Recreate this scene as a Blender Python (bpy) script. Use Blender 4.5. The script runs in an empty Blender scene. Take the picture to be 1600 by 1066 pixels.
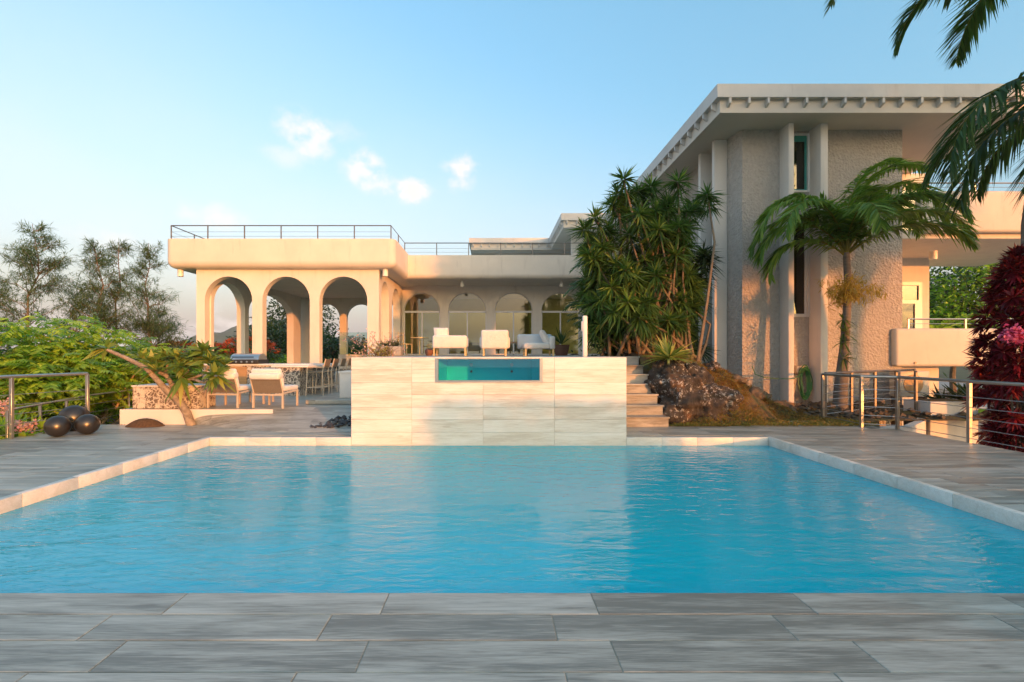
import bpy, bmesh, math, random
import numpy as np
from mathutils import Vector, Matrix
random.seed(7); rng = np.random.default_rng(7)
R = math.radians
sc = bpy.context.scene
C = sc.collection
# ------------------------------------------------------------------ camera, sky, sun, exposure
F, HX, HY, EYE = 720.0, 768.0, 552.0, 1.43          # focal length in photo pixels, vanishing point, eye height
cd = bpy.data.cameras.new('camera'); cam = bpy.data.objects.new('camera', cd); C.objects.link(cam)
cd.sensor_width = 36; cd.lens = 36 * F / 1600
cd.shift_x = (800 - HX) / 1600; cd.shift_y = (HY - 533) / 1600
cd.clip_end = 5000; cd.clip_start = .05
cam.location = (0, 0, EYE); cam.rotation_euler = (R(90), 0, 0); sc.camera = cam
def at(px, py, D): return Vector(((px - HX) * D / F, D, EYE - (py - HY) * D / F))

SUN_AZ, SUN_EL = 35, 4.5          # degrees to the right of straight behind the camera
s_dir = Vector((math.sin(R(SUN_AZ)) * math.cos(R(SUN_EL)), -math.cos(R(SUN_AZ)) * math.cos(R(SUN_EL)), math.sin(R(SUN_EL))))
sl = bpy.data.lights.new('sun', 'SUN'); sun = bpy.data.objects.new('sun', sl); C.objects.link(sun)
sl.energy = 2.0; sl.angle = R(.9); sl.color = (1, .32, .07)
sun.rotation_euler = s_dir.to_track_quat('Z', 'Y').to_euler(); sun.location = (12, -18, 12)

w = bpy.data.worlds.new('World'); sc.world = w; w.use_nodes = True
nt = w.node_tree; nt.nodes.clear()
def N(nt, t, **k):
    n = nt.nodes.new(t)
    for a, b in k.items():
        if a.startswith('i_'):
            key = a[2:]; key = int(key) if key.isdigit() else key.replace('_', ' ')
            n.inputs[key].default_value = b
        else: setattr(n, a, b)
    return n
def L(nt, a, b): nt.links.new(a, b)
def mth(nt, op, a, b=None, c=None, clamp=False):
    n = nt.nodes.new('ShaderNodeMath'); n.operation = op; n.use_clamp = clamp
    for i, v in enumerate((a, b, c)):
        if v is None: continue
        if isinstance(v, (int, float)): n.inputs[i].default_value = v
        else: nt.links.new(v, n.inputs[i])
    return n.outputs[0]
def mixc(nt, f, a, b):
    n = nt.nodes.new('ShaderNodeMix'); n.data_type = 'RGBA'
    for i, v in ((0, f), (6, a), (7, b)):
        if isinstance(v, (int, float)): n.inputs[i].default_value = v
        elif isinstance(v, tuple): n.inputs[i].default_value = (*v, 1) if len(v) == 3 else v
        else: nt.links.new(v, n.inputs[i])
    return n.outputs[2]
def mapr(nt, v, a, b, c=0, d=1, smooth=True):
    n = nt.nodes.new('ShaderNodeMapRange'); n.interpolation_type = 'SMOOTHSTEP' if smooth else 'LINEAR'
    n.inputs[1].default_value = a; n.inputs[2].default_value = b; n.inputs[3].default_value = c; n.inputs[4].default_value = d
    nt.links.new(v, n.inputs[0]); return n.outputs[0]

SKY_STRENGTH = .15
sky = N(nt, 'ShaderNodeTexSky', sky_type='NISHITA', sun_disc=False, sun_elevation=R(SUN_EL), sun_rotation=R(180 - SUN_AZ),
        air_density=1.0, dust_density=7.0, ozone_density=1.5, altitude=100)
tc = N(nt, 'ShaderNodeTexCoord')
sep = N(nt, 'ShaderNodeSeparateXYZ'); L(nt, tc.outputs['Generated'], sep.inputs[0])
def wnoise(scale, detail, sx=(1, 1, 1), rough=.55):
    mp = N(nt, 'ShaderNodeMapping'); mp.inputs['Scale'].default_value = sx
    L(nt, tc.outputs['Generated'], mp.inputs[0])
    n = N(nt, 'ShaderNodeTexNoise', i_Scale=scale, i_Detail=detail, i_Roughness=rough); L(nt, mp.outputs[0], n.inputs[0]); return n.outputs[0]
n1 = wnoise(20, 8, (1, 1, 1.3), .6); nb = wnoise(9, 7, (1, 1, 2.2), .6); nc = wnoise(2.2, 4, (1, 1, 2))
# milky haze low in the sky, all the way round, and thin high veils
veil = N(nt, 'ShaderNodeVectorMath', operation='ADD'); L(nt, sky.outputs[0], veil.inputs[0]); veil.inputs[1].default_value = (.0, .49, .74)
base = veil.outputs[0]
lim = mth(nt, 'ADD', .46, mth(nt, 'MULTIPLY', sep.outputs[0], -.34))
hz = N(nt, 'ShaderNodeMapRange', interpolation_type='SMOOTHSTEP'); L(nt, sep.outputs[2], hz.inputs[0]); hz.inputs[1].default_value = .0; L(nt, mth(nt, 'ADD', lim, .12), hz.inputs[2]); hz.inputs[3].default_value = 1; hz.inputs[4].default_value = 0
haze = mth(nt, 'MULTIPLY', hz.outputs[0], mapr(nt, nc, .25, .75, .8, 1.05))
col = mixc(nt, mth(nt, 'MULTIPLY', haze, .92, clamp=True), base, (2.05, 1.76, 1.66))
glow = N(nt, 'ShaderNodeVectorMath', operation='SCALE', i_Scale=1.1); L(nt, sky.outputs[0], glow.inputs[0])
add = N(nt, 'ShaderNodeVectorMath', operation='ADD'); L(nt, col, add.inputs[0]); L(nt, glow.outputs[0], add.inputs[1]); col = add.outputs[0]
# cumulus bank near the horizon
bank = mth(nt, 'SUBTRACT', nb, mapr(nt, sep.outputs[2], .0, .2, .34, .80, False))
bank = mapr(nt, bank, 0, .16)
col = mixc(nt, mth(nt, 'MULTIPLY', bank, .7), col, (3.4, 3.1, 2.9))
# a few small fair-weather clouds
for (px, py, rx, rz, op) in ((470, 200, 58, 40, .7), (492, 222, 46, 34, .6), (566, 262, 46, 36, .85), (596, 286, 46, 32, .7), (646, 296, 46, 30, .85), (720, 268, 40, 42, .9), (330, 340, 70, 34, .5), (180, 372, 80, 30, .3), (450, 245, 60, 24, .35), (530, 205, 50, 24, .25)):
    d = Vector(((px - HX) / F, 1, (HY - py) / F)); k = 1 / d.length; d.normalize()
    vs = N(nt, 'ShaderNodeVectorMath', operation='SUBTRACT'); L(nt, tc.outputs['Generated'], vs.inputs[0]); vs.inputs[1].default_value = d
    vm = N(nt, 'ShaderNodeVectorMath', operation='MULTIPLY'); L(nt, vs.outputs[0], vm.inputs[0])
    vm.inputs[1].default_value = (F / rx / k, F / rx / k, F / rz / k)
    ln = N(nt, 'ShaderNodeVectorMath', operation='LENGTH'); L(nt, vm.outputs[0], ln.inputs[0])
    fall = mth(nt, 'SUBTRACT', 1, ln.outputs['Value'])
    m = mth(nt, 'ADD', mth(nt, 'MULTIPLY', fall, .75), mth(nt, 'MULTIPLY', mth(nt, 'SUBTRACT', n1, .5), 2.0))
    m = mth(nt, 'MULTIPLY', mapr(nt, m, .02, .85), mapr(nt, fall, 0, .5))
    col = mixc(nt, mth(nt, 'MULTIPLY', m, op), col, (3.9, 3.4, 3.0))
bg = N(nt, 'ShaderNodeBackground', i_Strength=SKY_STRENGTH); L(nt, col, bg.inputs[0])
wo = N(nt, 'ShaderNodeOutputWorld'); L(nt, bg.outputs[0], wo.inputs[0])

vs_ = sc.view_settings; vs_.view_transform = 'Standard'; vs_.look = 'None'; vs_.gamma = 1; vs_.use_curve_mapping = False
vs_.exposure = 1.12
cy = sc.cycles; cy.use_denoising = True
try: cy.denoiser = 'OPENIMAGEDENOISE'
except Exception: pass
cy.max_bounces = 6; cy.transparent_max_bounces = 12; cy.diffuse_bounces = 3; cy.glossy_bounces = 3; cy.transmission_bounces = 6
cy.sample_clamp_indirect = 6; cy.caustics_reflective = False; cy.caustics_refractive = False

# ------------------------------------------------------------------ materials
MATS = {}
def newmat(name):
    m = bpy.data.materials.new(name); m.use_nodes = True; m.node_tree.nodes.clear(); MATS[name] = m
    t = m.node_tree; o = N(t, 'ShaderNodeOutputMaterial'); b = N(t, 'ShaderNodeBsdfPrincipled'); L(t, b.outputs[0], o.inputs[0])
    return m, t, b, o
def coords(t, scale=(1, 1, 1), kind='Object', offset=None):
    c = N(t, 'ShaderNodeTexCoord'); mp = N(t, 'ShaderNodeMapping'); mp.inputs['Scale'].default_value = scale
    L(t, c.outputs[kind], mp.inputs[0])
    if offset is not None: L(t, offset, mp.inputs['Location'])
    return mp.outputs[0]
def noise(t, vec, scale, detail=4, rough=.55, dist=0):
    n = N(t, 'ShaderNodeTexNoise', i_Scale=scale, i_Detail=detail, i_Roughness=rough, i_Distortion=dist); L(t, vec, n.inputs[0]); return n.outputs[0]
def ramp(t, f, stops):
    n = N(t, 'ShaderNodeValToRGB'); e = n.color_ramp.elements
    while len(e) < len(stops): e.new(.5)
    for i, (p, c) in enumerate(stops): e[i].position = p; e[i].color = (*c, 1)
    L(t, f, n.inputs[0]); return n.outputs[0]
def bump(t, b, h, strength, dist=.01):
    n = N(t, 'ShaderNodeBump', i_Strength=strength, i_Distance=dist); L(t, h, n.inputs['Height']); L(t, n.outputs[0], b.inputs['Normal'])
def simple(name, c, rough=.6, var=.12, vs=2.5, bmp=0, bs=60, metal=0, spec=.5, stretch=(1, 1, 1), bd=.01, dirt=0):
    m, t, b, o = newmat(name)
    v = coords(t, stretch); n = noise(t, v, vs, 6, .6)
    lo = tuple(x * (1 - var) for x in c); hi = tuple(min(1, x * (1 + var)) for x in c)
    colr = ramp(t, n, [(.3, lo), (.7, hi)])
    if dirt:
        dv = coords(t, (2.2, 2.2, .35)); dn = noise(t, dv, 2.2, 7, .65)
        colr = mixc(t, mth(t, 'MULTIPLY', mapr(t, dn, .52, .8), dirt), colr, (.22, .20, .17))
    L(t, colr, b.inputs['Base Color'])
    b.inputs['Roughness'].default_value = rough; b.inputs['Metallic'].default_value = metal; b.inputs['Specular IOR Level'].default_value = spec
    if bmp: bump(t, b, noise(t, v, bs, 5, .6), bmp, bd)
    return m
simple('plaster', (.74, .69, .60), .75, .06, 1.3, .2, 70, dirt=.24)
simple('plaster_fin', (.74, .70, .64), .7, .05, 1.3, .1, 90, dirt=.18)
simple('soffit', (.66, .60, .52), .8, .05, 1, .05, 60)
simple('roof_paint', (.62, .60, .57), .7, .07, 1.5, .1, 60, dirt=.3)
simple('white_wall', (.72, .69, .64), .7, .05, 2, .08, 80, dirt=.15)
simple('white_metal', (.78, .76, .72), .35, .03)
simple('rail_metal', (.48, .46, .42), .33, .08, 9, metal=.85)
simple('rail_dark', (.20, .18, .16), .45, .12, 9, metal=.6)
simple('wire_metal', (.42, .42, .42), .35, .05, metal=.8)
simple('beige_metal', (.56, .47, .36), .4, .05, 6)
simple('sling', (.20, .165, .12), .7, .12, 40, .3, 300)
simple('cushion', (.78, .74, .68), .9, .06, 5, .6, 9, bd=.03)
simple('cushion_grey', (.60, .62, .63), .9, .04, 5, .2, 14, bd=.02)
simple('sunlit_metal', (.70, .52, .24), .35, .05, metal=.3)  # golden sunlight painted into the colour of the metal
simple('steel', (.55, .55, .54), .28, .05, 6, metal=.9)
simple('black_iron', (.03, .03, .03), .5, .2, 12, metal=.2)
simple('bronze_ball', (.075, .068, .06), .30, .2, 6, .05, 60, metal=.75)
simple('bark', (.17, .13, .09), .9, .35, 7, .8, 22, bd=.02)
simple('bark_mid', (.24, .18, .12), .9, .3, 8, .7, 26, bd=.02)
simple('bark_frangipani', (.30, .23, .16), .9, .45, 9, 1, 20, bd=.03)
simple('bark_pale', (.40, .31, .22), .85, .25, 8, .6, 30, bd=.015)
simple('palm_trunk', (.20, .17, .14), .9, .3, 6, .8, 24, stretch=(.6, .6, 3), bd=.02)
simple('coir', (.12, .065, .03), .95, .35, 30, 1, 120, bd=.02)
simple('hose', (.02, .15, .045), .45, .15)
simple('wood_warm', (.40, .24, .11), .5, .2, 3, stretch=(1, 1, 14))
simple('concrete', (.36, .34, .31), .85, .15, 1.2, .2, 50, dirt=.3)
simple('grout', (.36, .31, .245), .95, .1, 30)
simple('interior_wall', (.80, .72, .36), .8, .05)
simple('interior_floor', (.45, .40, .30), .3, .08)
simple('dark_door', (.02, .022, .03), .3, .1)
simple('teal_frame', (.05, .28, .24), .35, .05)
simple('dark_stone', (.06, .06, .065), .7, .5, 8, .5, 30)
simple('ac_paint', (.62, .56, .46), .5, .05)
simple('hill_green', (.085, .12, .075), .95, .3, .03, 1, .12, bd=3)
simple('terracotta', (.22, .10, .06), .8, .1)
simple('lamp_glass', (.85, .82, .74), .3, .02)

def stucco():
    m, t, b, o = newmat('stucco'); v = coords(t)
    n = noise(t, v, 9, 7, .7, .6); vo = N(t, 'ShaderNodeTexVoronoi', i_Scale=16.0); L(t, v, vo.inputs[0])
    big = noise(t, v, .8, 4)
    L(t, mixc(t, mapr(t, big, .3, .7), ramp(t, n, [(.3, (.40, .37, .33)), (.7, (.54, .50, .45))]), ramp(t, n, [(.3, (.44, .40, .35)), (.7, (.58, .54, .48))])), b.inputs['Base Color'])
    b.inputs['Roughness'].default_value = .9
    h = mth(t, 'ADD', n, mth(t, 'MULTIPLY', vo.outputs['Distance'], .5)); bump(t, b, h, 1, .05)
stucco()

def wood_tile(name, dark, mid, light, lines=False, axis_scale=(1.1, 16, 16), spread=.5, rough=.42, W=.23, Ln=1.2):
    m, t, b, o = newmat(name)
    oi = N(t, 'ShaderNodeObjectInfo'); tcn = N(t, 'ShaderNodeTexCoord')
    src = tcn.outputs['Object']
    if lines:
        sp = N(t, 'ShaderNodeSeparateXYZ'); L(t, src, sp.inputs[0])
        row = mth(t, 'FLOOR', mth(t, 'DIVIDE', sp.outputs[1], W))
        colm = mth(t, 'FLOOR', mth(t, 'DIVIDE', mth(t, 'ADD', sp.outputs[0], mth(t, 'MULTIPLY', row, .47)), Ln))
        wn = N(t, 'ShaderNodeTexWhiteNoise', noise_dimensions='2D'); cb = N(t, 'ShaderNodeCombineXYZ'); L(t, row, cb.inputs[0]); L(t, colm, cb.inputs[1]); L(t, cb.outputs[0], wn.inputs[0])
        rnd = wn.outputs['Value']
    else: rnd = oi.outputs['Random']
    cb = N(t, 'ShaderNodeCombineXYZ'); L(t, mth(t, 'MULTIPLY', rnd, 37.0), cb.inputs[0]); L(t, mth(t, 'MULTIPLY', rnd, 91.0), cb.inputs[1]); L(t, mth(t, 'MULTIPLY', rnd, 13.0), cb.inputs[2])
    ad = N(t, 'ShaderNodeVectorMath', operation='ADD'); L(t, src, ad.inputs[0]); L(t, cb.outputs[0], ad.inputs[1])
    def mp(s):
        q = N(t, 'ShaderNodeMapping'); q.inputs['Scale'].default_value = s; L(t, ad.outputs[0], q.inputs[0]); return q.outputs[0]
    g = noise(t, mp(axis_scale), 1.6, 8, .68, 1.1)
    big = noise(t, mp((axis_scale[0] * .8, axis_scale[1] * .3, axis_scale[2] * .3)), 1.3, 3, .5, .8)
    fine = noise(t, mp((axis_scale[0] * 4, axis_scale[1] * 6, axis_scale[2] * 6)), 2, 3, .6)
    f = mth(t, 'ADD', mth(t, 'MULTIPLY', g, .55), mth(t, 'MULTIPLY', big, .55))
    f = mth(t, 'ADD', f, mth(t, 'MULTIPLY', mth(t, 'SUBTRACT', fine, .5), .38))
    crisp = noise(t, mp((axis_scale[0] * 2.2, axis_scale[1] * 4.5, axis_scale[2] * 4.5)), 1.5, 6, .75, 2.2)
    f = mth(t, 'SUBTRACT', f, mth(t, 'MULTIPLY', mapr(t, crisp, .55, .68), .10))
    kn = N(t, 'ShaderNodeTexVoronoi', i_Scale=1.0); L(t, mp((1.3, 5.0, 5.0)), kn.inputs[0])
    f = mth(t, 'SUBTRACT', f, mth(t, 'MULTIPLY', mapr(t, kn.outputs['Distance'], .12, .02), .16))
    f = mth(t, 'ADD', f, mth(t, 'MULTIPLY', mth(t, 'SUBTRACT', rnd, .5), spread * .3))
    c = ramp(t, f, [(.42, dark), (.55, mid), (.70, light)])
    if lines:
        fr = mth(t, 'ABSOLUTE', mth(t, 'SUBTRACT', mth(t, 'FRACT', mth(t, 'DIVIDE', sp.outputs[1], W)), .5))
        ln = mapr(t, fr, .482, .492)
        c = mixc(t, ln, c, (.13, .12, .10))
    L(t, c, b.inputs['Base Color']); L(t, mapr(t, g, .3, .7, rough - .06, rough + .12), b.inputs['Roughness'])
    bump(t, b, mth(t, 'ADD', g, fine), .12, .004)
wood_tile('deck_tile', (.20, .195, .165), (.355, .345, .295), (.50, .49, .43), axis_scale=(1.0, 20, 20), spread=.5)
wood_tile('deck_far', (.20, .195, .165), (.34, .33, .28), (.48, .465, .41), lines=True, spread=.3)
wood_tile('spa_tile', (.60, .545, .46), (.74, .70, .62), (.83, .80, .74), axis_scale=(.7, 14, 9), spread=.32, rough=.35)
wood_tile('step_tile', (.17, .155, .13), (.30, .28, .24), (.43, .41, .36), axis_scale=(1.0, 12, 12), spread=.8)
wood_tile('coping_tile', (.60, .56, .48), (.71, .67, .60), (.79, .76, .70), axis_scale=(1.5, 8, 8), spread=.2, rough=.4)

def mosaic(name, dark, pale, sc_=11):
    m, t, b, o = newmat(name); v = coords(t)
    wv = noise(t, v, 6, 3); ad = N(t, 'ShaderNodeVectorMath', operation='ADD'); L(t, v, ad.inputs[0])
    cb = N(t, 'ShaderNodeCombineXYZ')
    for i in range(3): L(t, mth(t, 'MULTIPLY', wv, .25), cb.inputs[i])
    L(t, cb.outputs[0], ad.inputs[1])
    vo = N(t, 'ShaderNodeTexVoronoi', i_Scale=float(sc_), feature='DISTANCE_TO_EDGE'); L(t, ad.outputs[0], vo.inputs[0])
    vc = N(t, 'ShaderNodeTexVoronoi', i_Scale=float(sc_)); L(t, ad.outputs[0], vc.inputs[0])
    f = mapr(t, vo.outputs['Distance'], .05, .12); big = mapr(t, noise(t, v, 7, 4), .34, .52)
    f = mth(t, 'MULTIPLY', f, big)
    L(t, mixc(t, f, pale, dark), b.inputs['Base Color']); b.inputs['Roughness'].default_value = .55
    bump(t, b, f, .5, .02)
mosaic('mosaic', (.10, .09, .085), (.58, .54, .47)); mosaic('mosaic_tan', (.17, .12, .08), (.62, .54, .42), 13)

def leafmat(name, stops, rough=.45, trans=.3, tint=1.5):
    m, t, b, o = newmat(name)
    a = N(t, 'ShaderNodeAttribute', attribute_name='rnd')
    c = ramp(t, a.outputs['Fac'], stops); L(t, c, b.inputs['Base Color']); b.inputs['Roughness'].default_value = rough
    b.inputs['Specular IOR Level'].default_value = .35
    tr = N(t, 'ShaderNodeBsdfTranslucent'); mu = N(t, 'ShaderNodeVectorMath', operation='MULTIPLY'); L(t, c, mu.inputs[0]); mu.inputs[1].default_value = (tint * 1.1, tint * 1.15, tint * .6)
    L(t, mu.outputs[0], tr.inputs[0])
    mx = N(t, 'ShaderNodeMixShader', i_0=trans); L(t, b.outputs[0], mx.inputs[1]); L(t, tr.outputs[0], mx.inputs[2]); L(t, mx.outputs[0], o.inputs[0])
leafmat('leaf_bright', [(0, (.07, .17, .025)), (.45, (.24, .42, .045)), (1, (.56, .66, .08))], .4, .38)
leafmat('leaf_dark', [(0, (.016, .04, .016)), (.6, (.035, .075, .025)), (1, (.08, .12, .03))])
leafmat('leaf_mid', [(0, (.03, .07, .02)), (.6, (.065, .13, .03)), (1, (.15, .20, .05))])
leafmat('leaf_draca', [(0, (.035, .085, .025)), (.55, (.095, .19, .04)), (.85, (.22, .32, .06)), (1, (.42, .46, .09))])
leafmat('leaf_palm', [(0, (.03, .07, .02)), (.6, (.075, .14, .03)), (1, (.17, .23, .045))])
leafmat('leaf_palm_lightened', [(0, (.055, .125, .028)), (.6, (.16, .29, .05)), (1, (.36, .45, .08))])  # leaf_palm copy, colour lightened to offset the shade it stands in
leafmat('leaf_pine', [(0, (.06, .11, .045)), (.6, (.10, .165, .065)), (1, (.18, .22, .09))], .7, .4)
leafmat('leaf_agave', [(0, (.10, .17, .03)), (.5, (.30, .36, .08)), (1, (.55, .52, .20))])
leafmat('leaf_plume', [(0, (.05, .11, .025)), (.55, (.15, .24, .045)), (1, (.40, .38, .08))])
leafmat('leaf_croton', [(0, (.045, .008, .012)), (.5, (.16, .012, .022)), (.88, (.36, .03, .035)), (1, (.50, .08, .05))], .3, .2, 1.3)
leafmat('leaf_red', [(0, (.35, .05, .01)), (1, (.65, .12, .03))])
leafmat('leaf_pink', [(0, (.55, .25, .28)), (1, (.80, .58, .52))])
leafmat('leaf_magenta', [(0, (.45, .04, .15)), (1, (.75, .20, .40))])
leafmat('leaf_gold', [(0, (.25, .22, .04)), (1, (.45, .36, .09))])
leafmat('leaf_dry', [(0, (.20, .10, .03)), (.45, (.38, .22, .06)), (.75, (.26, .24, .06)), (1, (.13, .19, .035))], .8)
leafmat('leaf_grass', [(0, (.08, .09, .025)), (.6, (.13, .15, .035)), (1, (.30, .24, .08))], .7)

def ground_mat():
    m, t, b, o = newmat('soil'); v = coords(t)
    n = noise(t, v, 2.2, 8, .65); n2 = noise(t, v, 11, 6, .6)
    c = ramp(t, n, [(.35, (.06, .05, .03)), (.5, (.17, .10, .04)), (.62, (.10, .11, .03)), (.75, (.20, .15, .07))])
    L(t, mixc(t, mapr(t, n2, .45, .7), c, (.09, .08, .05)), b.inputs['Base Color']); b.inputs['Roughness'].default_value = .95; bump(t, b, n2, 1, .05)
    m, t, b, o = newmat('far_ground'); v = coords(t); n = noise(t, v, .3, 6)
    L(t, ramp(t, n, [(.3, (.03, .05, .02)), (.7, (.07, .09, .03))]), b.inputs['Base Color']); b.inputs['Roughness'].default_value = 1
    m, t, b, o = newmat('lichen_rock'); v = coords(t)
    n = noise(t, v, 5, 8, .7); sp = noise(t, v, 16, 6, .7, .4); pt = noise(t, v, 2.4, 3)
    f = mth(t, 'MULTIPLY', mapr(t, sp, .54, .60), mapr(t, pt, .42, .56))
    og = mapr(t, noise(t, v, 3.1, 5), .56, .68)
    c = ramp(t, n, [(.3, (.022, .018, .015)), (.7, (.10, .08, .06))]); c = mixc(t, mth(t, 'MULTIPLY', og, .6), c, (.22, .10, .035))
    L(t, mixc(t, mth(t, 'MULTIPLY', f, .9), c, (.50, .48, .44)), b.inputs['Base Color']); b.inputs['Roughness'].default_value = .9; bump(t, b, mth(t, 'ADD', n, sp), 1, .05)
    m, t, b, o = newmat('brown_rock'); v = coords(t); n = noise(t, v, 4, 8, .7)
    L(t, ramp(t, n, [(.3, (.06, .045, .03)), (.55, (.16, .12, .08)), (.75, (.32, .18, .08))]), b.inputs['Base Color']); b.inputs['Roughness'].default_value = .9; bump(t, b, n, 1, .06)
ground_mat()

def water_mat(name, tint, bs, bstr, rough, f0=.0, stretch=(1, 1, 1), scat=0):
    m, t, b, o = newmat(name); v = coords(t, stretch)
    h = mth(t, 'ADD', mth(t, 'MULTIPLY', noise(t, v, bs, 4, .55, .6), 1.0), mth(t, 'MULTIPLY', noise(t, v, bs * .27, 3, .5, .4), 2.2))
    bp = N(t, 'ShaderNodeBump', i_Strength=bstr, i_Distance=.02); L(t, h, bp.inputs['Height'])
    gl = N(t, 'ShaderNodeBsdfGlossy', i_Roughness=rough); L(t, bp.outputs[0], gl.inputs['Normal'])
    tr = N(t, 'ShaderNodeBsdfTransparent'); tr.inputs[0].default_value = (*tint, 1)
    fr = N(t, 'ShaderNodeFresnel', i_IOR=1.33); L(t, bp.outputs[0], fr.inputs['Normal'])
    body = tr.outputs[0]
    if scat:      # light scattered back by the water itself
        df = N(t, 'ShaderNodeBsdfDiffuse'); df.inputs[0].default_value = (.0, .72, .90, 1); m2 = N(t, 'ShaderNodeMixShader', i_0=scat); L(t, body, m2.inputs[1]); L(t, df.outputs[0], m2.inputs[2]); body = m2.outputs[0]
    mx = N(t, 'ShaderNodeMixShader'); L(t, mth(t, 'ADD', fr.outputs[0], f0, clamp=True), mx.inputs[0]); L(t, body, mx.inputs[1]); L(t, gl.outputs[0], mx.inputs[2]); L(t, mx.outputs[0], o.inputs[0])
water_mat('pool_water', (.82, .98, .99), 9, .42, .045, f0=.06, stretch=(.6, 1.5, 1), scat=.62)
water_mat('spa_water', (.92, 1, 1), 6, .2, .03)
def glass_mat(name, tint, f0, rough=.0):
    m, t, b, o = newmat(name)
    gl = N(t, 'ShaderNodeBsdfGlossy', i_Roughness=rough); tr = N(t, 'ShaderNodeBsdfTransparent'); tr.inputs[0].default_value = (*tint, 1)
    fr = N(t, 'ShaderNodeFresnel', i_IOR=1.5); mx = N(t, 'ShaderNodeMixShader'); L(t, mth(t, 'ADD', fr.outputs[0], f0, clamp=True), mx.inputs[0]); L(t, tr.outputs[0], mx.inputs[1]); L(t, gl.outputs[0], mx.inputs[2]); L(t, mx.outputs[0], o.inputs[0])
glass_mat('door_glass', (.92, .95, .72), .12); glass_mat('clear_glass', (.80, .90, .86), .02); glass_mat('spa_glass', (.85, 1, 1), .0); glass_mat('dark_glass', (.35, .36, .22), .04)
def pool_mat(name, c, c2, tile):
    m, t, b, o = newmat(name); v = coords(t); n = noise(t, v, 1.2, 4)
    L(t, mixc(t, mapr(t, n, .3, .7), c, c2), b.inputs['Base Color']); b.inputs['Roughness'].default_value = .6
pool_mat('pool_plaster', (.03, .80, .82), (.05, .85, .87), 0); pool_mat('spa_plaster', (.015, .74, .80), (.02, .80, .84), 0)

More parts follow.
